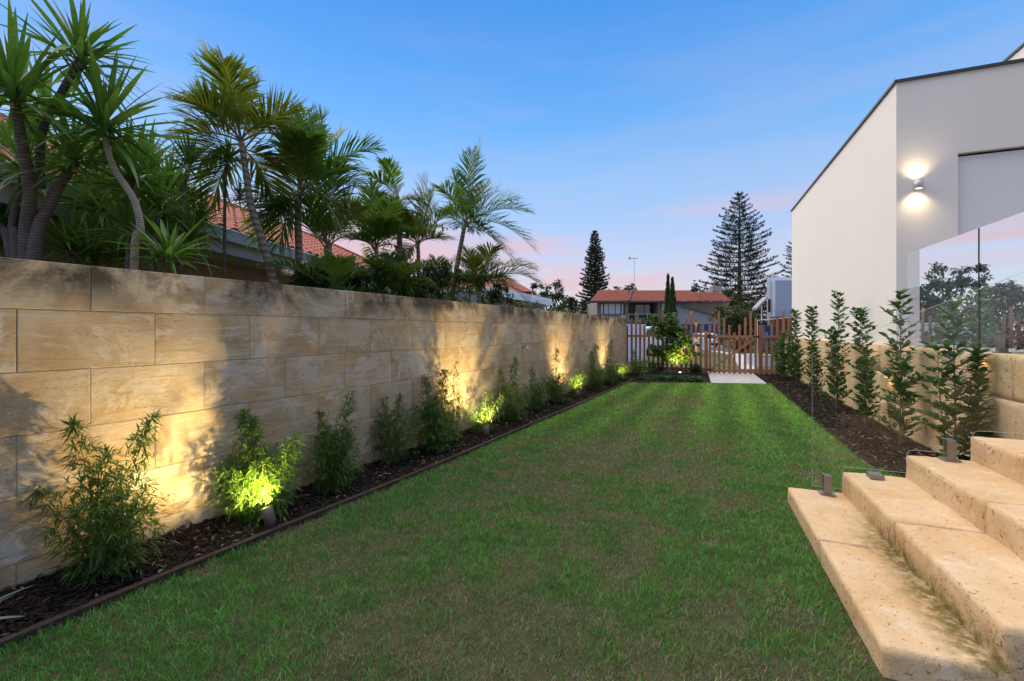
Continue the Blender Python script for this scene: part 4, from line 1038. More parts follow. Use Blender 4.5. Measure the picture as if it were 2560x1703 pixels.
# ------------------------------------------------------------------ generic leaf crowns
def leafcloud(blobs, n, size, seed=0, droop=0.2, asp=0.55):
    r = np.random.default_rng(seed); P_ = []
    vol = np.array([b[1][0]*b[1][1]*b[1][2] for b in blobs]); vol = vol/vol.sum()
    for (c, rad), f in zip(blobs, vol):
        m = int(n*f)+5; cl = max(3, m//45)
        cc = unit(r.normal(0, 1, (cl, 3)))*r.uniform(0.45, 1.0, (cl, 1)); idx = r.integers(0, cl, m)
        p = cc[idx]+r.normal(0, 0.16, (m, 3)); P_.append(np.array(c)+p*np.array(rad))
    b = np.concatenate(P_); d = unit(r.normal(0, 1, b.shape)); s = size*r.uniform(0.6, 1.3, len(b))
    return diamonds(b, d, s, s*asp, droop)
def tree(name, label, base, trunk_h, tr, blobs, n, size, leafm, cat='tree', group=None, seed=0, limbs=5, asp=0.55):
    t = thing(name, label, cat, base, 0, group); r = random.Random(seed); o = Vector(base)
    mb = MB(); top = Vector((0, 0, trunk_h)); mb.tube([(0, 0, -0.1), top*0.5+Vector((r.uniform(-1, 1)*tr, 0, 0)), top], [tr, tr*0.8, tr*0.6], 9)
    for k in range(min(limbs, len(blobs))):
        c = Vector(blobs[k][0])-o; mb.tube([top*0.85, top.lerp(c, 0.55)+Vector((0, 0, 0.05)), c], [tr*0.5, tr*0.35, tr*0.12], 6)
    mb.build('trunk', 'plant_trunk', t)
    V, Q = leafcloud([(tuple(Vector(c)-o), rd) for c, rd in blobs], n, size, seed, 0.2, asp); V[:, 2] = np.maximum(V[:, 2], 0.02)
    stuff(link('crown', np_mesh('crown', V, [Q]), leafm, t)); return t

# young tree lit from below in front of the fence
tb_ = gpt(1692, 934); Yt = tb_.y
def tp_(px, py, dy=0.0): return tuple(P(px, py, Yt+dy))
yt = tree('young_tree', 'young leafy tree lit from below in front of the picket fence', tb_, 0.75, 0.032,
     [(tp_(1690, 880), (0.42, 0.40, 0.36)), (tp_(1650, 875, 0.1), (0.30, 0.3, 0.22)), (tp_(1722, 868, -0.1), (0.24, 0.3, 0.34)), (tp_(1664, 838, 0.15), (0.34, 0.34, 0.26)), (tp_(1640, 820, 0.2), (0.24, 0.3, 0.30)),
      (tp_(1706, 838, 0.1), (0.30, 0.3, 0.24)), (tp_(1682, 806, 0.25), (0.26, 0.28, 0.34)), (tp_(1640, 795, 0.2), (0.16, 0.2, 0.26))], 4200, 0.10, 'citrus_leaf', seed=5, limbs=8)
def spotlit(px, py, label, tgt, pw):
    p = gpt(px, py); l = thing('garden_uplight', label, 'light', p, 0, 'garden uplights in the bamboo bed')
    MB().tube([(0, 0, -0.02), (0, 0, 0.10)], [0.03, 0.036], 14).build('housing', 'uplight_body', l); MB().tube([(0, 0, 0.1005), (0, 0, 0.104)], 0.03, 14).build('lens', 'uplight_lens', l)
    s = light('uplight_beam', 'SPOT', (0, 0, 0.12), Vector(tgt)-p, pw, (1.0, 0.72, 0.26), None, 70, 0.6, 0.02); s.parent = l
spotlit(1700, 940, 'lit uplight at the foot of the young tree by the fence', tp_(1695, 870), 330)
# low clumps at the end of the lawn
for i, (px, py, w, h, lab) in enumerate(((1625, 950, 48, 0.16, 'low green groundcover clump at the left end of the lawn edge'), (1668, 951, 40, 0.18, 'low green groundcover clump in front of the young tree'),
        (1706, 953, 34, 0.15, 'low green groundcover clump just right of the young tree'), (1742, 955, 32, 0.16, 'low green groundcover clump beside the concrete slab'))):
    b = gpt(px, py); rx = w/F*b.y*0.55
    V, Q = leafcloud([((0, 0, h*0.45), (rx, 0.28, h*0.5)), ((rx*0.5, 0.1, h*0.4), (rx*0.6, 0.25, h*0.5))], 900, 0.06, 40+i, 0.1, 0.35); V[:, 2] = np.maximum(V[:, 2], 0.005)
    t = thing('groundcover_plant', lab, 'plant', b, 0, 'groundcover clumps at the lawn end'); stuff(link('foliage', np_mesh('foliage', V, [Q]), 'groundcover_leaf', t))
    MB().tube([(0, 0, -0.01), (0, 0, h*0.6)], [0.012, 0.005], 6).build('stem', 'plant_trunk', t)
for i, (px, py, w, h, lab) in enumerate(((1738, 935, 36, 0.30, 'small dark bush at the foot of the fence left of the gate'), (1640, 932, 46, 0.34, 'dark bush at the foot of the fence behind the young tree'))):
    b = gpt(px, py); tree('small_bush', lab, b, 0.1, 0.012, [(tuple(b+Vector((0, 0, h*0.5))), (w/F*b.y*0.5, 0.25, h*0.5))], 700, 0.06, 'bush_leaf', 'bush', None, 60+i, 1)

# hedge standing on the terrace behind the glass
for i in range(5):
    Y = 4.55-0.42*i; b = Vector((gl_x(Y)+0.62, Y, 1.185))
    tree('terrace_shrub', ['dark terrace shrub behind the glass, farthest of the row', 'dark terrace shrub behind the glass, just right of the panel joint', 'dark terrace shrub behind the nearer glass panel', 'dark terrace shrub behind the glass at the right edge of view', 'dark terrace shrub at the near end of the hedge row'][i],
         b, 0.12, 0.012, [(tuple(b+Vector((0, 0, 0.17))), (0.24, 0.24, 0.16))], 420, 0.085, 'dark_leaf', 'shrub', 'hedge shrubs on the terrace', 70+i, 1, 0.4)

# ------------------------------------------------------------------ neighbour's house behind the wall
def neighbour():
    O = Vector((-4.47, 6.6, 0)); d = Vector((0.106, 0.994, 0)).normalized(); n = Vector((-d.y, d.x, 0))     # n points away from the wall
    h = thing('neighbour_house', 'low brick house with red tiled roof behind palms and dracaenas', 'house', O)
    s0, s1 = -3.2, 12.5
    def q(s, w, z): p = O+d*s+n*w; return Vector((p.x, p.y, z))
    EZ = 3.0; RW = 3.5; RZ = 4.68
    mb = MB(); mb.slab([q(s0+0.4, 0.75, 0), q(s1-0.4, 0.75, 0), q(s1-0.4, 7, 0), q(s0+0.4, 7, 0)], (0, 0, 2.62)); mb.build('wall', 'neighbour_brick', h, O)
    MB().slab([q(s0, 0, 2.62), q(s1, 0, 2.62), q(s1, 7.4, 2.62), q(s0, 7.4, 2.62)], (0, 0, 0.04)).build('soffit', 'soffit', h, O)
    MB().slab([q(s0, -0.02, 2.60), q(s1, -0.02, 2.60), q(s1, 0.0, 2.60), q(s0, 0.0, 2.60)], (0, 0, 0.20)).build('fascia', 'soffit', h, O)
    g = MB(); g.slab([q(s0, -0.13, 2.78), q(s1, -0.13, 2.78), q(s1, -0.02, 2.78), q(s0, -0.02, 2.78)], (0, 0, 0.17)); g.build('gutter', 'fascia_grey', h, O)
    MB().tube([q(s0, -0.13, 2.955), q(s1, -0.13, 2.955)], 0.010, 6).build('gutter_bead', 'white_trim', h, O)
    for (a, b, z0, z1) in ((1.0, 1.9, 0.3, 2.2), (4.2, 6.0, 0.9, 2.2)):
        MB().slab([q(a, 0.73, z0), q(b, 0.73, z0), q(b, 0.76, z0), q(a, 0.76, z0)], (0, 0, z1-z0)).build('window', 'window_glass', h, O)
    # roof deck, hips and tiles
    deck = MB(); deck.add([q(s0, -0.05, EZ-0.07), q(s1, -0.05, EZ-0.07), q(s1-3.2, RW, RZ-0.06), q(s0+1.0, RW, RZ-0.06), q(s1, 7.4, EZ-0.07), q(s0, 7.4, EZ-0.07)], [(0, 1, 2, 3), (1, 4, 2), (4, 5, 3, 2), (5, 0, 3)])
    roof = deck.build('roof', 'terracotta', h, O)
    tw = 0.30; tl = 0.34
    V = []; Q = []; nseg = 6
    for j, y in enumerate((0.0, tl+0.06)):
        for zz in (0, -0.018):
            for i in range(nseg+1):
                u = i/nseg; V.append((u*tw, y, 0.028*math.sin(u*2*math.pi)+0.02*(1-j)+zz))
    k = nseg+1
    for i in range(nseg): Q += [(i, i+1, 2*k+i+1, 2*k+i), (k+i, i, i+1, k+i+1), (k+i+1, 3*k+i+1, 3*k+i, k+i)]
    slope = (q(0, RW, RZ)-q(0, 0, EZ)); sl = slope.length; su = slope.normalized(); nrm = d.cross(su).normalized()
    if nrm.z < 0: nrm = -nrm
    Mb = Matrix((d, su, d.cross(su))).transposed()
    if (Mb @ Vector((0, 0, 1))).z < 0: Mb = Matrix((-d, su, (-d).cross(su))).transposed()
    tiles = []
    rows = int(sl/tl)
    for r_ in range(rows+1):
        f = min(1, (r_*tl)/sl); a0 = s0+1.0*f; a1 = s1-3.2*f; cn = int((a1-a0)/tw)
        for c in range(cn):
            s = a0+c*tw; p = q(s, 0, EZ)+su*(r_*tl-0.05)+nrm*0.02
            w_ = p.y; px = 1280+F*p.x/max(0.5, p.y)
            tiles.append((abs(px-700) if p.y > 3 else 9999, p))
    tiles.sort(key=lambda x: x[0])
    me = np_mesh('tile', V, [np.array(Q)], True); me.materials.append(M['terracotta'])
    M4 = Mb.to_4x4()
    for _, p in tiles[:300]:
        o = link('tile', me, None, roof); o.matrix_basis = Matrix.Translation(p-O) @ M4
    Va = np.array(V); Qa = np.array(Q); Mn = np.array(Mb)
    rest = [(Va @ Mn.T+np.array(p-O), Qa) for _, p in tiles[300:]]
    if rest:
        vv, qq = join(rest); stuff(link('tile_field', np_mesh('tile_field', vv, [qq], True), 'terracotta', roof))
    MB().tube([q(s0+1.0, RW, RZ+0.02), q(s1-3.2, RW, RZ+0.02)], 0.10, 8).tube([q(s1-3.2, RW, RZ+0.02), q(s1, -0.05, EZ)], 0.10, 8).build('ridge_cap', 'terracotta', roof, O)
neighbour()
def flat_roofed():
    O = P(1312, 760, 20); O.z = 0
    h = thing('carport', 'flat roofed carport with white fascia beyond the right palms', 'carport', O)
    a = P(1308, 731, 20); b = P(1380, 749, 24); dd = Vector((b.x-a.x, b.y-a.y, 0)); n = Vector((-dd.y, dd.x, 0)).normalized()
    a0 = a-dd*0.7; zt = 3.1
    def pt(p, w, z): return Vector((p.x+n.x*w, p.y+n.y*w, z))
    MB().slab([pt(a0, 0, zt-0.14), pt(b, 0, zt-0.14), pt(b, 5, zt-0.14), pt(a0, 5, zt-0.14)], (0, 0, 0.14)).build('roof', 'far_white', h, O)
    MB().slab([pt(a0, -0.05, zt-0.36), pt(b, -0.05, zt-0.36), pt(b, 0.0, zt-0.36), pt(a0, 0.0, zt-0.36)], (0, 0, 0.2)).build('fascia', 'far_white', h, O)
    MB().slab([pt(a0, 0.4, 0), pt(b, 0.4, 0), pt(b, 4.6, 0), pt(a0, 4.6, 0)], (0, 0, zt-0.16)).build('wall', 'far_wall_grey', h, O)
    h2 = O+Vector((-2.2, 1.5, 0)); r = thing('red_roof_house', 'far red tiled roof glimpsed through the right hand palms', 'house', h2)
    c = [h2+Vector(v) for v in ((-3.5, -2.2, 3.2), (2.6, -1.0, 3.2), (2.6, 4.5, 3.2), (-3.5, 4.5, 3.2), (-2.0, 1.4, 4.3), (1.2, 1.6, 4.3))]
    MB().add(c, [(0, 1, 5, 4), (1, 2, 5), (2, 3, 4, 5), (3, 0, 4), (3, 2, 1, 0)]).build('roof', 'terracotta', r, h2)
    MB().slab([h2+Vector(v) for v in ((-3.1, -1.8, 0), (2.3, -0.7, 0), (2.3, 4.2, 0), (-3.1, 4.2, 0))], (0, 0, 3.2)).build('wall', 'neighbour_brick', r, h2)
flat_roofed()

# ------------------------------------------------------------------ house across the road
def H6(x, y, Y=60.0): return P(1440+0.1782*x, 620+0.1782*y, Y)
def far_house():
    O = H6(1200, 1200); O.z = gz(0, 60)
    h = thing('street_house', 'two storey house with red tiled roof and blue garage across the road', 'house', O)
    zg = gz(0, 60)
    def wall(x0, x1, ytop, Y, dep, m, name='wall', ybot=None):
        a, b = H6(x0, ytop, Y), H6(x1, ytop, Y); z0 = zg-0.1 if ybot is None else H6(x0, ybot, Y).z
        return MB().slab([Vector((a.x, Y, z0)), Vector((b.x, Y, z0)), Vector((b.x, Y+dep, z0)), Vector((a.x, Y+dep, z0))], (0, 0, a.z-z0)).build(name, m, h, O)
    def panel(x0, x1, y0, y1, Y, m, name, parent=None, th=0.05):
        a, b = H6(x0, y1, Y), H6(x1, y0, Y)
        return MB().slab([Vector((a.x, Y, a.z)), Vector((b.x, Y, a.z)), Vector((b.x, Y, b.z)), Vector((a.x, Y, b.z))], (0, th, 0)).build(name, m, parent or h, O)
    wall(300, 735, 745, 60, 9, 'far_wall_brown'); wall(735, 1145, 745, 61.8, 7, 'far_trim'); wall(1145, 1695, 745, 60, 9, 'far_wall_brown'); wall(1697, 2150, 742, 60.6, 8, 'far_wall_brown')
    # window bays
    f = panel(385, 632, 776, 934, 59.97, 'far_trim', 'window', th=0.06)
    for x0, x1 in ((393, 453), (462, 548), (558, 622)): panel(x0, x1, 783, 927, 59.94, 'blind_white', 'pane', f)
    f = panel(338, 382, 776, 934, 59.97, 'far_trim', 'window', th=0.06); panel(350, 374, 783, 930, 59.94, 'white_trim', 'pane', f)
    f = panel(636, 690, 776, 934, 59.97, 'far_trim', 'window', th=0.06); panel(642, 662, 783, 927, 59.94, 'blind_white', 'pane', f)
    f = panel(825, 1105, 784, 935, 61.75, 'car_black', 'sliding_door', th=0.05)
    for x0, x1 in ((834, 952), (964, 1098)): panel(x0, x1, 792, 935, 61.7, 'window_glass', 'pane', f)
    f = panel(1195, 1246, 770, 890, 59.97, 'far_trim', 'window', th=0.06); panel(1203, 1246, 777, 884, 59.94, 'blind_white', 'pane', f)
    # balcony
    bal = wall(735, 1145, 1030, 59.6, 2.2, 'far_wall_brown', 'balcony', 1060)
    rl = MB()
    for y in (930, 1024):
        a, b = H6(738, y, 59.6), H6(1145, y, 59.6); rl.tube([a, b], 0.03, 6)
    for x in (740, 870, 1000, 1140): rl.tube([H6(x, 930, 59.6), H6(x, 1024, 59.6)], 0.03, 6)
    rl.build('railing', 'white_trim', bal, O)
    # roofs with stepped tile courses
    def roof(e0, e1, r0, r1, ye, yr, Y0, Yr, name='roof'):
        rows = 11; mb = MB()
        for k in range(rows):
            f0, f1 = k/rows, (k+1)/rows
            def pt(x0, x1, f, lift=0.0):
                Y = Y0+(Yr-Y0)*f; a = H6(x0[0]+(x0[1]-x0[0])*f, 0, 60); b = H6(x1[0]+(x1[1]-x1[0])*f, 0, 60); ze, zr = H6(0, ye, Y0).z, H6(0, yr, 60).z+(Yr-60)*0.09
                z = ze+(zr-ze)*f+lift; return Vector((a.x*1.0+(Y-60)*0.0, Y, z)), Vector((b.x, Y, z))
            a, b = pt((e0, r0), (e1, r1), f0, 0.05); c, d = pt((e0, r0), (e1, r1), f1, 0.0); a2, b2 = pt((e0, r0), (e1, r1), f0, 0.0)
            mb.add([a, b, d, c, a2, b2], [(0, 1, 2, 3), (4, 5, 1, 0)])
        a, b = pt((e0, r0), (e1, r1), 1.0); 
        mb.add([a, b, b+Vector((0, 5, -2.2)), a+Vector((0, 5, -2.2))], [(0, 1, 2, 3)])
        rf = mb.build(name, 'terracotta', h, O)
        e = H6(e0, ye, Y0); g = H6(e1, ye, Y0); MB().slab([e+Vector((0, -0.04, -0.22)), g+Vector((0, -0.04, -0.22)), g+Vector((0, 0.02, -0.22)), e+Vector((0, 0.02, -0.22))], (0, 0, 0.2)).build('gutter', 'far_trim', rf, O)
        MB().slab([e+Vector((0, 0.02, -0.2)), g+Vector((0, 0.02, -0.2)), g+Vector((0, 1.4, -0.2)), e+Vector((0, 1.4, -0.2))], (0, 0, 0.04)).build('soffit', 'far_trim', rf, O)
        return rf
    roof(180, 740, 370, 790, 742, 590, 59.0, 62.0); roof(742, 1695, 800, 1690, 742, 594, 59.0, 62.0); roof(1698, 2165, 1702, 2140, 740, 628, 59.6, 62.0)
    for x in (530, 615, 710, 800, 910, 1022, 1135, 1455, 1580, 1790, 1905, 2085):
        a = H6(x, 752, 59.3); MB().box(a+Vector((0, 0.35, 0.06)), (0.12, 0.8, 0.16)).build('rafter_end', 'far_wall_brown', h, O)
    MB().tube([H6(792, 588, 61.9), H6(742, 742, 58.95)], 0.14, 6).build('valley_capping', 'far_trim', h, O)
    # garage with raking roof
    Yg = 57.5
    p = [H6(1425, 1400, Yg), H6(2130, 1400, Yg), H6(2130, 990, Yg), H6(1410, 785, Yg), H6(1410, 900, Yg)]
    p = [Vector((H6(1412, 0, Yg).x, Yg, zg-0.1)), Vector((H6(2135, 0, Yg).x, Yg, zg-0.1)), H6(2135, 1000, Yg), H6(1412, 795, Yg)]
    MB().slab(p, (0, 2.4, 0)).build('garage_wall', 'far_wall_grey', h, O)
    a, b = H6(1400, 782, Yg-0.25), H6(2150, 996, Yg-0.25)
    MB().slab([a, b, b+Vector((0, 0, -0.16)), a+Vector((0, 0, -0.16))], (0, 2.9, 0)).build('garage_roof', 'far_trim', h, O)
    for x0, x1 in ((1470, 1770), (1800, 2110)):
        d = panel(x0, x1, 1070, 1340, Yg-0.04, 'blue_door', 'garage_door')
        for y in (1120, 1175, 1230, 1285): panel(x0+4, x1-4, y, y+4, Yg-0.06, 'car_black', 'panel_groove', d, 0.02)
    # antenna, cooler
    an = H6(818, 600, 61.5); m = MB(); m.tube([an+Vector((0, 0, -0.6)), H6(818, 150, 61.5)], 0.035, 6)
    mast = m.build('antenna_mast', 'steel', h, O); tp2 = H6(818, 150, 61.5); mb = MB()
    mb.tube([tp2+Vector((-0.75, 0, 0.0)), tp2+Vector((0.42, 0, 0.06))], 0.03, 5)
    for x in (-0.6, -0.4, -0.15, 0.1, 0.3, 0.42): mb.tube([tp2+Vector((x, -0.3, 0.03)), tp2+Vector((x, 0.3, 0.03))], 0.018, 5)
    mb.box(tp2+Vector((-0.68, 0, 0.05)), (0.12, 0.1, 0.34), 0, 0.5); mb.build('antenna', 'car_black', mast, O)
    c0 = H6(1960, 578, 63.0); c = MB(); c.box(c0, (1.25, 1.1, 0.85)); ac = c.build('roof_cooler', 'far_wall_brown', h, O)
    for z in (-0.24, -0.08, 0.08, 0.24): MB().box(c0+Vector((0, -0.56, z)), (1.05, 0.03, 0.07)).build('louvre', 'soffit', ac, O)
    MB().box(c0+Vector((0, 0.3, -0.9)), (0.9, 0.8, 1.0)).build('cooler_duct', 'steel', h, O)
far_house()
def right_building():
    O = Vector((P(1950, 800, 52).x, 52, gz(0, 52)))
    h = thing('white_building', 'pale block with blue grey panel glimpsed left of the white house', 'building', O)
    a, b = P(1917, 693, 52.5), P(2010, 693, 52.5)
    MB().slab([Vector((a.x, 52.5, O.z-0.1)), Vector((b.x, 52.5, O.z-0.1)), Vector((b.x*1.14, 60, O.z-0.1)), Vector((a.x*1.155, 60, O.z-0.1))], (0, 0, a.z-O.z+0.1)).build('wall', 'far_white', h, O)
    a, b = P(1933, 792, 52.0), P(2010, 702, 52.0)
    MB().slab([Vector((a.x, 51.6, a.z)), Vector((b.x, 51.6, a.z)), Vector((b.x, 51.6, b.z)), Vector((a.x, 51.6, b.z))], (0, 0.85, 0)).build('upper_panel', 'blue_panel', h, O)
    a, b = P(1921, 780, 52.4), P(1926, 748, 52.4)
    f = MB().slab([a, Vector((b.x, a.y, a.z)), b, Vector((a.x, a.y, b.z))], (0, 0.06, 0)).build('window', 'car_black', h, O)
    a = P(1892, 769, 51.0); b = P(1919, 742, 51.0)
    MB().slab([a, b, b+Vector((0, 0, -0.25)), a+Vector((0, 0, -0.25))], (0, 1.0, 0)).build('awning_roof', 'fascia_grey', h, O)
    MB().tube([P(1904, 765, 51.2), Vector((P(1904, 0, 51.2).x, 51.2, O.z))], 0.06, 6).build('awning_post', 'white_trim', h, O)
    a, b = P(1936, 862, 50.5), P(1985, 793, 50.5)
    MB().slab([Vector((a.x, 50.5, O.z)), Vector((b.x, 50.5, O.z)), Vector((b.x, 50.5, b.z)), Vector((a.x, 50.5, b.z))], (0, 0.9, 0)).build('porch', 'rust_red', h, O)
    # line of cable from the fence to the house
    m = MB().tube([P(1893, 801, 16), P(1935, 797.5, 16.0), P(1982, 793, 16.0)], 0.012, 5); m.tube([P(1893, 801, 16), Vector((P(1893, 801, 16).x, 16, gz(0, 16)))], 0.02, 6)
    c = m.build('wash_line', 'white_trim', origin=Vector((P(1893, 801, 16).x, 16, gz(0, 16)))); tag(c, 'thin pale wire on a slim post behind the right fence', 'wire')
right_building()
def parked(label, loc, rz, s=1.0, hatch=False):
    c = thing('parked_car', label, 'car', loc, rz)
    W = 1.8; L = 4.4; H = 1.62
    prof = [(-2.2, 0.32), (-2.2, 0.85), (-2.05, 1.0), (-1.75, 1.5), (-1.2, H), (0.5, H-0.03), (1.15, 1.05), (2.0, 0.9), (2.2, 0.72), (2.2, 0.32)]
    mb = MB(); n = len(prof)
    for y, kx in ((-W/2, 1), (-W/2+0.02, 1), (W/2-0.02, 1), (W/2, 1)):
        for x, z in prof: mb.v.append((x, y*(1-0.16*max(0, (z-0.95)/0.65)), z))
    for r in range(3):
        for i in range(n): mb.f.append((r*n+i, r*n+(i+1) % n, (r+1)*n+(i+1) % n, (r+1)*n+i))
    mb.f.append(tuple(range(n))); mb.f.append(tuple(3*n+i for i in reversed(range(n))))
    mb.build('body', 'car_white', c)
    MB().add([(-1.86, -0.66, 1.40), (-1.86, 0.66, 1.40), (-2.06, 0.74, 1.03), (-2.06, -0.74, 1.03)], [(0, 1, 2, 3)]).build('rear_window', 'car_glass', c)
    MB().add([(0.56, -0.70, 1.54), (0.56, 0.70, 1.54), (1.17, 0.80, 1.09), (1.17, -0.80, 1.09)], [(0, 1, 2, 3)]).build('windscreen', 'car_glass', c)
    for sg in (-1, 1):
        y = sg*(W/2)*0.955; MB().add([(-1.6, y*0.955, 1.46), (0.42, y*0.955, 1.50), (0.95, y*1.0, 1.09), (-1.75, y*1.0, 1.09)], [(0, 1, 2, 3)]).build('side_window', 'car_glass', c)
        MB().box((-2.17, sg*0.72, 0.88), (0.09, 0.26, 0.2)).build('tail_light', 'red_lens', c); MB().box((2.14, sg*0.66, 0.74), (0.14, 0.36, 0.15)).build('headlight', 'blind_white', c)
        for x in (-1.35, 1.35):
            w = MB().tube([(x, sg*0.72, 0.33), (x, sg*0.92, 0.33)], 0.33, 18).build('wheel', 'tyre', c); MB().tube([(x, sg*0.90, 0.33), (x, sg*0.926, 0.33)], 0.20, 12).build('rim', 'steel', w)
    MB().box((-2.2, 0, 0.42), (0.10, W-0.1, 0.24)).build('rear_bumper', 'car_black', c); MB().box((2.2, 0, 0.42), (0.10, W-0.1, 0.22)).build('front_bumper', 'car_black', c)
    return c
q_ = P(1766, 863, 50); parked('white car parked in front of the blue garage across the road', Vector((q_.x, 51.0, gz(0, 51))), R(90))
q_ = P(1650, 880, 25); parked('white car parked close behind the left part of the fence', Vector((q_.x+0.5, 25.5, gz(0, 25.5))), R(12))
# pale boundary wall left of the car
O = P(1590, 880, 19.0); O.z = gz(0, 19)
wl = MB(); a, b = P(1556, 813, 18.5), P(1613, 815, 20.0)
wl.slab([Vector((a.x, a.y, O.z-0.1)), Vector((b.x, b.y, O.z-0.1)), Vector((b.x+0.1, b.y+0.2, O.z-0.1)), Vector((a.x+0.1, a.y+0.2, O.z-0.1))], (0, 0, 1.7)); 
tag(wl.build('boundary_wall', 'far_white', origin=O), 'pale rendered boundary wall behind the left pickets', 'wall')
# raised planter behind the right fence
a, b = P(1888, 0, 16.4), P(2010, 0, 15.4)
pl = thing('raised_planter', 'pale blue grey raised planter behind the right fence pickets', 'planter', Vector((a.x, a.y, gz(0, 16))))
MB().slab([Vector((a.x, a.y, 0)), Vector((b.x, b.y, 0)), Vector((b.x+0.3, b.y+1.3, 0)), Vector((a.x+0.3, a.y+1.3, 0))], (0, 0, 0.50)).build('planter_box', 'blue_panel', pl, pl.location)
MB().slab([Vector((a.x-0.02, a.y-0.02, 0.50)), Vector((b.x, b.y-0.02, 0.50)), Vector((b.x+0.3, b.y+0.16, 0.50)), Vector((a.x+0.0, a.y+0.16, 0.50))], (0, 0, 0.03)).build('planter_coping', 'cream_cladding', pl, pl.location)
for i, (px, lab) in enumerate(((1915, 'green grass-like shrub in the raised planter nearest the gate'), (1945, 'brown green shrub in the middle of the raised planter'), (1975, 'green shrub at the house end of the raised planter'))):
    b = Vector((P(px, 0, 16.4).x, 16.6, 0.49)); tree('planter_shrub', lab, b, 0.15, 0.015, [(tuple(b+Vector((0, 0, 0.3))), (0.4, 0.3, 0.28))], 500, 0.10, 'bush_leaf', 'shrub', 'shrubs in the raised planter', 80+i, 1, 0.25)
# wheelie bin
b = P(1917, 0, 30); b.z = gz(0, 30)
bn = thing('wheelie_bin', 'blue wheeled bin seen above the right fence', 'bin', b)
MB().add([(-0.26, -0.3, 0.08), (0.26, -0.3, 0.08), (0.26, 0.3, 0.08), (-0.26, 0.3, 0.08), (-0.34, -0.38, 1.75), (0.34, -0.38, 1.75), (0.34, 0.38, 1.75), (-0.34, 0.38, 1.75)], [(3, 2, 1, 0), (0, 1, 5, 4), (1, 2, 6, 5), (2, 3, 7, 6), (3, 0, 4, 7), (4, 5, 6, 7)]).build('body', simple('bin_blue', (0.01, 0.06, 0.16), 0.5), bn)
MB().box((0, 0, 1.79), (0.74, 0.82, 0.06)).build('lid', simple('bin_green', (0.02, 0.12, 0.10), 0.5), bn); MB().tube([(-0.3, 0.3, 0.12), (0.3, 0.3, 0.12)], 0.12, 12).build('wheels', 'tyre', bn)

# ------------------------------------------------------------------ Norfolk pines
def norfolk(label, px, top, Y, wid, tiers, seed, zb=None, full=1.0, low=0.12):
    b = Vector(((px-1280)/F*Y, Y, gz(0, Y)-0.1)); H = CAMH+(HZ-top)/F*Y-b.z
    t = thing('norfolk_pine', label, 'tree', b); r = np.random.default_rng(seed)
    MB().tube([(0, 0, 0), (0.05, 0, H*0.5), (0, 0, H)], [H*0.016, H*0.010, 0.03], 8).build('trunk', 'plant_trunk', t)
    base = []; dirs = []; ln = []; br = MB()
    for i in range(tiers):
        f = (i+0.5)/tiers; z = H*(low+(1-low)*f**0.92); rad = wid*0.5*((1-f)**0.72)*r.uniform(0.86, 1.12)*(1.0 if f > 0.12 else 0.8+f)+0.25
        nb = 7 if f < 0.8 else 5; a0 = r.uniform(0, 6.28)
        for k in range(nb):
            an = a0+k*2*math.pi/nb+r.normal(0, 0.12); L = rad*r.uniform(0.72, 1.08); up = -0.03+0.30*f
            tip = np.array([math.cos(an)*L, math.sin(an)*L, L*up+0.10*L]); o = np.array([0, 0, z])
            br.tube([Vector(o), Vector(o+tip*0.5-np.array([0, 0, 0.06*L])), Vector(o+tip)], [0.05, 0.035, 0.015], 4, False)
            m = int((12+L*15)*full)
            s = r.uniform(0.12, 1, m)**0.7; sd_ = np.array([-math.sin(an), math.cos(an), 0])
            lat = r.normal(0, 1, m)*0.14*L*np.sin(np.clip(s*1.05, 0, 1)*math.pi*0.85+0.25)
            p = o+tip*s[:, None]-np.array([0, 0, 1])*(0.06*L*np.sin(s*math.pi))[:, None]+sd_*lat[:, None]+np.array([0, 0, 1])*np.abs(r.normal(0, 0.10, m))[:, None]
            d = tip/np.linalg.norm(tip)*0.8+sd_*np.sign(lat)[:, None]*0.6+np.array([0, 0, 0.55])+r.normal(0, 0.25, (m, 3))
            base.append(p); dirs.append(d); ln.append(r.uniform(0.28, 0.62, m)*(0.7+0.3*(1-f)))
    base = np.concatenate(base); dirs = np.concatenate(dirs); ln = np.concatenate(ln)
    V, Q = diamonds(base, dirs, ln, ln*0.30, -0.1)
    V2, Q2 = diamonds(base, dirs+r.normal(0, 0.3, dirs.shape), ln*0.9, ln*0.26, -0.05)
    V, Q = join([(V, Q), (V2, Q2)])
    br.build('branches', 'plant_trunk', t)
    stuff(link('crown', np_mesh('crown', V, [Q]), 'pine_leaf', t))
norfolk('slim dense norfolk pine left of the red roofed house', 1487, 580, 88, 8.2, 36, 3, full=1.7, low=0.05)
norfolk('large open norfolk pine with tiered branches right of the red roofed house', 1848, 484, 82, 18.5, 29, 4, full=1.35, low=0.08)
norfolk('norfolk pine mostly hidden behind the white house corner', 2010, 560, 95, 15.0, 24, 5)
norfolk('tiny distant norfolk pine above the right roof wing', 1736, 700, 150, 6.0, 14, 6, full=0.6)

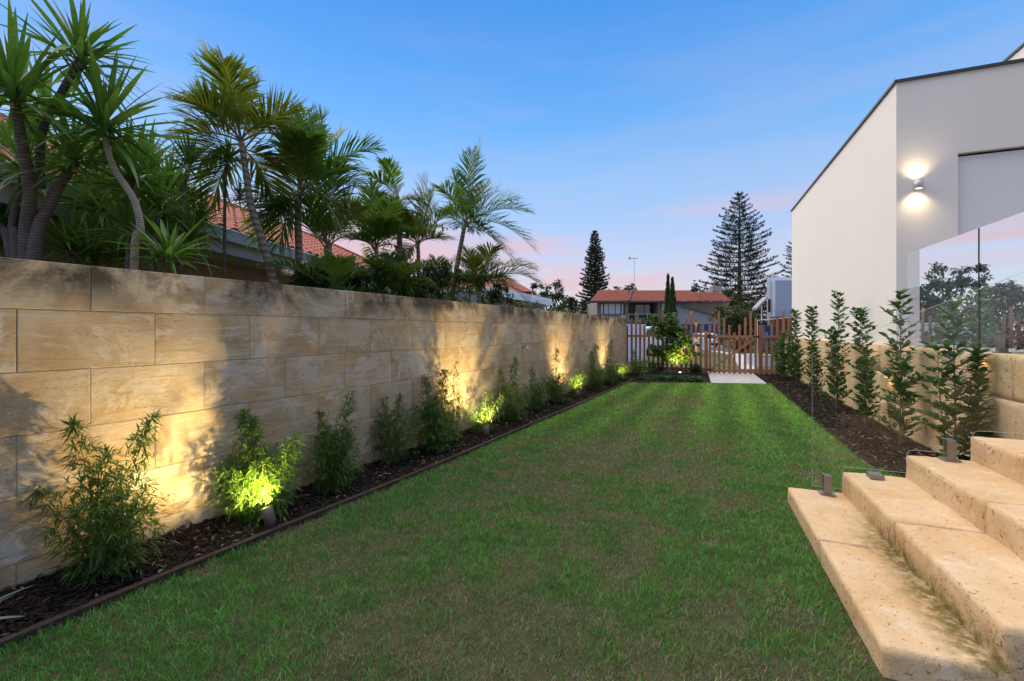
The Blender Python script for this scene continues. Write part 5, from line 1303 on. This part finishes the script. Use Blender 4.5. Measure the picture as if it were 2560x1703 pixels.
# ------------------------------------------------------------------ other background trees and shrubs
def bt(label, px, py, Y, rx, rz, leafm='tree_leaf', n=2200, size=0.4, seed=0, name='broadleaf_tree', k=5, group='background trees'):
    c = P(px, py, Y); b = Vector((c.x, Y, gz(0, Y)-0.05)); r = random.Random(seed); bl = []
    for i in range(k):
        bl.append(((c.x+r.uniform(-0.6, 0.6)*rx, Y+r.uniform(-0.5, 0.5)*rx, c.z+r.uniform(-0.5, 0.55)*rz), (rx*r.uniform(0.4, 0.6), rx*r.uniform(0.4, 0.6), rz*r.uniform(0.35, 0.55))))
    zl = (c.z+b.z)/2; bl.append(((c.x, Y, zl), (rx*0.8, rx*0.6, max(0.3, (c.z-b.z)*0.5)))); n = int(n*1.7)
    return tree(name, label, b, max(0.3, (c.z-b.z)*0.6), 0.05*rx+0.05, bl, n, size, leafm, 'tree', group, seed, k)
bt('open crowned tree above the carport right of the palms', 1372, 728, 58, 2.6, 2.0, n=1500, size=0.38, seed=1, k=7)
bt('dark round tree behind the palms left of the carport', 1300, 762, 62, 3.0, 1.8, n=1600, seed=2)
bt('dark scrubby tree above the far end of the limestone wall', 1432, 765, 55, 1.9, 1.1, n=1300, seed=3)
bt('dark tree under the slim norfolk pine', 1478, 768, 70, 3.2, 2.4, n=1800, seed=4)
bt('low dark tree left of the red roofed house', 1405, 790, 60, 1.9, 1.2, n=1000, seed=5)
bt('round green tree showing above the left roof wing', 1560, 726, 85, 3.0, 1.6, n=1200, seed=6)
bt('small tree showing above the roof valley', 1582, 722, 85, 1.0, 1.6, n=500, seed=7)
bt('small pinkish tree beside the tiny distant pine', 1748, 716, 140, 2.6, 2.6, n=600, size=0.6, seed=8)
bt('wide dark tree hidden behind the tall palms', 1225, 772, 64, 3.4, 1.8, n=1500, seed=9)
bt('far dark tree hidden behind the middle palms', 1130, 775, 66, 4.0, 1.8, n=1500, seed=10)
bt('far dark tree behind the red roof of the neighbour', 1010, 776, 66, 4.2, 1.8, n=1500, seed=15)
bt('brown green bush behind the gate, left of the white building', 1842, 800, 36, 1.9, 1.35, 'bush_leaf', 3600, 0.22, 11, 'garden_bush', 8, 'bushes across the road')
bt('dark tree under the large norfolk pine', 1862, 752, 72, 4.6, 2.6, n=2600, seed=12, k=7)
bt('darker bush right of the gate bush by the awning', 1895, 808, 38, 1.3, 1.2, 'tree_leaf', 1500, 0.22, 13, 'garden_bush', 5, 'bushes across the road')
bt('dry grassy bush on the verge behind the gate', 1850, 862, 30, 0.9, 0.5, 'bamboo_dry', 900, 0.25, 14, 'verge_bush', 4, 'bushes across the road')
def cypress(label, px, top, bot, Y, w, seed):
    b = Vector(((px-1280)/F*Y, Y, gz(0, Y)-0.05)); H = CAMH+(HZ-top)/F*Y-b.z; t = thing('cypress_tree', label, 'tree', b, 0, 'twin pencil cypresses'); r = np.random.default_rng(seed)
    MB().tube([(0, 0, 0), (0, 0, H*0.9)], [0.09, 0.02], 7).build('trunk', 'plant_trunk', t)
    n = 3800; f = r.uniform(0.04, 1, n); rad = w*0.5*np.minimum(1, (1-f)**1.1*1.35+0.03)*np.minimum(1, 0.55+f*2)*np.sqrt(r.uniform(0.25, 1, n))*(0.8+0.35*vnoise(f*18, f*0, seed)); an = r.uniform(0, 6.28, n)
    p = np.stack([np.cos(an)*rad, np.sin(an)*rad, f*H], 1); d = np.stack([np.cos(an)*0.35, np.sin(an)*0.35, np.ones(n)], 1)+r.normal(0, 0.2, (n, 3)); l = r.uniform(0.16, 0.34, n)
    V, Q = diamonds(p, d, l, l*0.35, 0.0); stuff(link('crown', np_mesh('crown', V, [Q]), 'dark_leaf', t))
cypress('taller left one of two dark pencil cypresses in front of the far house', 1670, 690, 0, 46, 1.15, 1)
cypress('shorter right one of two dark pencil cypresses in front of the far house', 1681, 698, 0, 45, 1.3, 2)
bt('olive shrub under the balcony of the far house', 1597, 812, 46, 1.5, 0.9, 'bush_leaf', 1200, 0.2, 16, 'garden_bush', 5, 'bushes across the road')

# ------------------------------------------------------------------ lawn grass (one mass)
def in_steps(x, y):
    rel = np.stack([x-STEP0.x, y-STEP0.y], 1); u = rel @ np.array([EH.x, EH.y]); v = rel @ np.array([DH.x, DH.y])
    return (u > -0.012) & (v < 0.01)
def grass():
    yb = np.geomspace(1.2, LAWN_END+0.03, 19)
    bands = [(a_, b_, min(17500, 17500*(2.5/(0.5*(a_+b_)))**1.25)) for a_, b_ in zip(yb[:-1], yb[1:])]
    Vs = []; F3 = []; F4 = []; Cs = []; off = 0
    for y0, y1, den in bands:
        X0, X1 = xl(y0), max(xr(y1), xr(y0)); n = int((X1-X0)*(y1-y0)*den)
        x = rng.uniform(X0, X1, n); y = rng.uniform(y0, y1, n)
        xlv = -2.26+0.555*(y-1.979)+0.02; xrv = np.where(y > 4.7, 1.76+0.42*y, 1.76+0.42*4.7)
        ragged = 0.03*(vnoise(y*9, y*0+3, 5)-0.3)
        inside = (x > xlv-0.01) & (x < xrv+ragged) & ~in_steps(x, y) & (np.abs(x/np.maximum(y, .3)) < 1.45)
        # slab keeps clear
        inside &= ~((y > LAWN_END-0.2) & (x > 5.0) & (x < 6.5))
        x = x[inside]; y = y[inside]; xlv = xlv[inside]; xrv = xrv[inside]; n = len(x)
        big = fbm(x*0.85+3, y*0.7, 3, 4); small = fbm(x*5, y*5, 9, 3); clump = fbm(x*22+7, y*22, 33, 2); fine = rng.uniform(0, 1, n)
        path = np.exp(-((x-(0.50*y-1.15))/0.55)**2)*0.10                       # worn, paler run down the middle
        lane = (x-xlv)/np.maximum(0.5, xrv-xlv)
        zone = 0.12*np.exp(-((lane-0.42)/0.22)**2)*(y < 5.2)-0.10*np.exp(-((lane-0.80)/0.13)**2)-0.09*np.exp(-(lane/0.08)**2)-0.13*np.clip((y-4.5)/2.5, 0, 1)+0.10*np.exp(-((lane-0.93)/0.09)**2)*((y > 4.6) & (y < 7.5))
        dry = np.clip((big-0.52+path*0.4+zone)*3.6+(small-0.5)*3.0+(clump-0.5)*1.2+0.12, 0, 1)
        thin = ((dry > 0.75) & (fine > 0.75)) | ((clump < 0.33) & (fine > 0.5)); keep = ~thin
        x = x[keep]; y = y[keep]; dry = dry[keep]; small = small[keep]; lane = lane[keep]; clump = clump[keep]; n = len(x)
        h = rng.uniform(0.012, 0.034, n)*(1.15-0.35*dry)*(0.55+0.9*clump); edge = np.minimum(x-(-2.26+0.555*(y-1.979)), 0.3)/0.3; h *= 1.35-0.35*np.clip(edge, 0, 1)
        w = np.maximum(0.0026, y*0.0010)*rng.uniform(0.7, 1.6, n)*(1.0 if y0 < 5 else 1.35)
        an = rng.uniform(0, 2*math.pi, n); la = rng.uniform(0, 2*math.pi, n); lean = rng.uniform(0.2, 1.25, n)*h
        z = 0.10*np.clip((y-4)/10.5, 0, 1)**2*(3-2*np.clip((y-4)/10.5, 0, 1))-0.002
        sx, sy = np.cos(an)*w/2, np.sin(an)*w/2; tx, ty = x+np.cos(la)*lean, y+np.sin(la)*lean; mx, my = x+np.cos(la)*lean*0.35, y+np.sin(la)*lean*0.35
        isdry = rng.uniform(0, 1, n) < dry*0.66+0.08
        g = np.stack([rng.uniform(0.050, 0.110, n), rng.uniform(0.150, 0.265, n), rng.uniform(0.022, 0.045, n)], 1)*(0.45+0.55*small+0.55*clump)[:, None]*rng.uniform(0.6, 1.45, n)[:, None]
        stripe = np.clip((y-4.5)/2, 0, 1)*np.sin(lane*math.pi*2*5.5+0.6*fbm(x*1.3, y*0.6, 21, 2))
        g = g*(1.36+0.40*stripe+0.34*np.clip((y-4.5)/3.5, 0, 1))[:, None]; g[:, 0] *= 1+0.25*np.clip((y-4.5)/3.5, 0, 1); g[:, 0] += 0.02*np.clip(stripe, 0, 1)
        s = np.stack([rng.uniform(0.19, 0.34, n), rng.uniform(0.155, 0.27, n), rng.uniform(0.08, 0.15, n)], 1)*rng.uniform(0.5, 1.5, n)[:, None]
        c = np.where(isdry[:, None], s, g)
        if y0 < 5:
            V = np.stack([np.stack([x-sx, y-sy, z], 1), np.stack([x+sx, y+sy, z], 1), np.stack([mx+sx*.8, my+sy*.8, z+h*0.6], 1), np.stack([mx-sx*.8, my-sy*.8, z+h*0.6], 1), np.stack([tx, ty, z+h], 1)], 1)
            b = np.arange(n)[:, None]*5+off; F4.append(b+np.array([0, 1, 2, 3])); F3.append(b+np.array([3, 2, 4])); k = 5
        else:
            V = np.stack([np.stack([x-sx, y-sy, z], 1), np.stack([x+sx, y+sy, z], 1), np.stack([tx, ty, z+h], 1)], 1)
            b = np.arange(n)[:, None]*3+off; F3.append(b+np.array([0, 1, 2])); k = 3
        off += n*k; Vs.append(V.reshape(-1, 3)); Cs.append(np.repeat(c, k, 0))
    me = np_mesh('lawn_grass', np.concatenate(Vs), [np.concatenate(F4), np.concatenate(F3)], False, np.concatenate(Cs))
    o = stuff(link('lawn_grass', me, 'grass_blade')); o['label'] = 'short patchy green and straw coloured lawn grass'; o['category'] = 'grass'
grass()

# ------------------------------------------------------------------ bark mulch (one mass per bed)
def mulch(name_label, xf0, xf1, y0, y1, den, seed):
    r = np.random.default_rng(seed); Vs = []; Cs = []
    ymax = y1; n = int(den*(y1-y0)*0.9)
    y = y0+(y1-y0)*r.uniform(0, 1, n)**1.35; f = r.uniform(0, 1, n)
    a = np.array([xf0(v) for v in y]); b = np.array([xf1(v) for v in y]); x = a+(b-a)*f
    k = ~in_steps(x, y); x, y = x[k], y[k]; n = len(x)
    z = np.array([gz(0, v) for v in y])+0.014+np.abs(r.normal(0, 0.010, n)); L = r.uniform(0.015, 0.06, n)*np.where(r.uniform(0, 1, n) < 0.08, 2.0, 1.0); W = np.maximum(r.uniform(0.004, 0.014, n), y*0.0007)
    an = r.uniform(0, 6.28, n); tl = r.normal(0, 0.22, n)
    d = np.stack([np.cos(an)*np.cos(tl), np.sin(an)*np.cos(tl), np.sin(tl)], 1); s = np.stack([-np.sin(an), np.cos(an), r.normal(0, 0.3, n)], 1); p = np.stack([x, y, z], 1)
    bow = np.stack([0*x, 0*x, r.uniform(0, 0.006, n)], 1)
    V = np.stack([p-d*L[:, None]/2-s*W[:, None]/2, p-d*L[:, None]/2+s*W[:, None]/2, p+bow+s*W[:, None]*0.6, p+bow-s*W[:, None]*0.6, p+d*L[:, None]/2+s*W[:, None]/3, p+d*L[:, None]/2-s*W[:, None]/3], 1)
    b_ = np.arange(n)[:, None]*6; Q = np.concatenate([b_+np.array([0, 1, 2, 3]), b_+np.array([3, 2, 4, 5])])
    t = r.uniform(0, 1, n)[:, None]; c = (1-t)*np.array([0.012, 0.009, 0.0075])+t*np.array([0.036, 0.025, 0.019])
    pale = r.uniform(0, 1, n) < 0.06; c[pale] = np.stack([r.uniform(0.15, 0.30, n), r.uniform(0.12, 0.22, n), r.uniform(0.08, 0.15, n)], 1)[pale]
    V = V.reshape(-1, 3); V[:, 2] = np.maximum(V[:, 2], 0.006+np.repeat(np.array([gz(0, v) for v in y]), 6))
    o = stuff(link('bark_mulch', np_mesh('bark_mulch', V, [Q], False, np.repeat(c, 6, 0)), 'bark_chip')); o['label'] = name_label; o['category'] = 'mulch'
mulch('dark bark mulch in the bed under the limestone wall', lambda y: wall_x(y)+0.005, lambda y: xl(y)-0.02, 1.2, 14.0, 1900, 1)
mulch('dark bark mulch in the bed under the right hand shrubs', lambda y: xr(y)+0.01, lambda y: ret_x(y)-0.005, 3.4, 13.2, 2300, 2)

# ------------------------------------------------------------------ undergrowth between the palms and the wall
for i, (px, py, Y, rx, rz, m, lab) in enumerate((
        (775, 700, 5.5, 0.22, 0.30, 'dark_leaf', 'dark leafy undergrowth left of the vase-shaped palm trunk'),
        (900, 700, 6.3, 0.34, 0.34, 'dark_leaf', 'dark leafy undergrowth below the broad upright palm frond'),
        (960, 690, 6.8, 0.34, 0.40, 'palm_leaf', 'green leafy undergrowth left of the straight dark palm trunk'),
        (1030, 690, 7.6, 0.40, 0.45, 'dark_leaf', 'dark leafy undergrowth right of the straight dark palm trunk'),
        (1090, 685, 8.1, 0.42, 0.50, 'dark_leaf', 'dark tall undergrowth left of the rightmost tall palm'),
        (1160, 715, 8.9, 0.45, 0.40, 'palm_leaf', 'green leafy undergrowth at the foot of the rightmost tall palm'),
        (1235, 735, 9.8, 0.45, 0.30, 'dark_leaf', 'low dark undergrowth right of the low arching palm'),
        (1330, 768, 13.5, 0.8, 0.22, 'bush_leaf', 'low green hedge top showing over the far part of the wall'),
        (1405, 780, 15.5, 0.8, 0.2, 'dark_leaf', 'low dark hedge top over the end of the wall'))):
    c = P(px, py, Y); b = Vector((c.x, Y, 0)); r = random.Random(i)
    bl = [((c.x+r.uniform(-.5, .5)*rx, Y+r.uniform(-.4, .4)*rx, c.z+r.uniform(-.3, .3)*rz), (rx*0.7, rx*0.6, rz*0.6)) for _ in range(3)]+[((c.x, Y, c.z*0.55), (rx*0.8, rx*0.6, c.z*0.45))]
    tree('undergrowth_bush', lab, b, c.z*0.6, 0.02, bl, 1500, 0.16, m, 'bush', 'undergrowth behind the wall', 200+i, 3, 0.22)
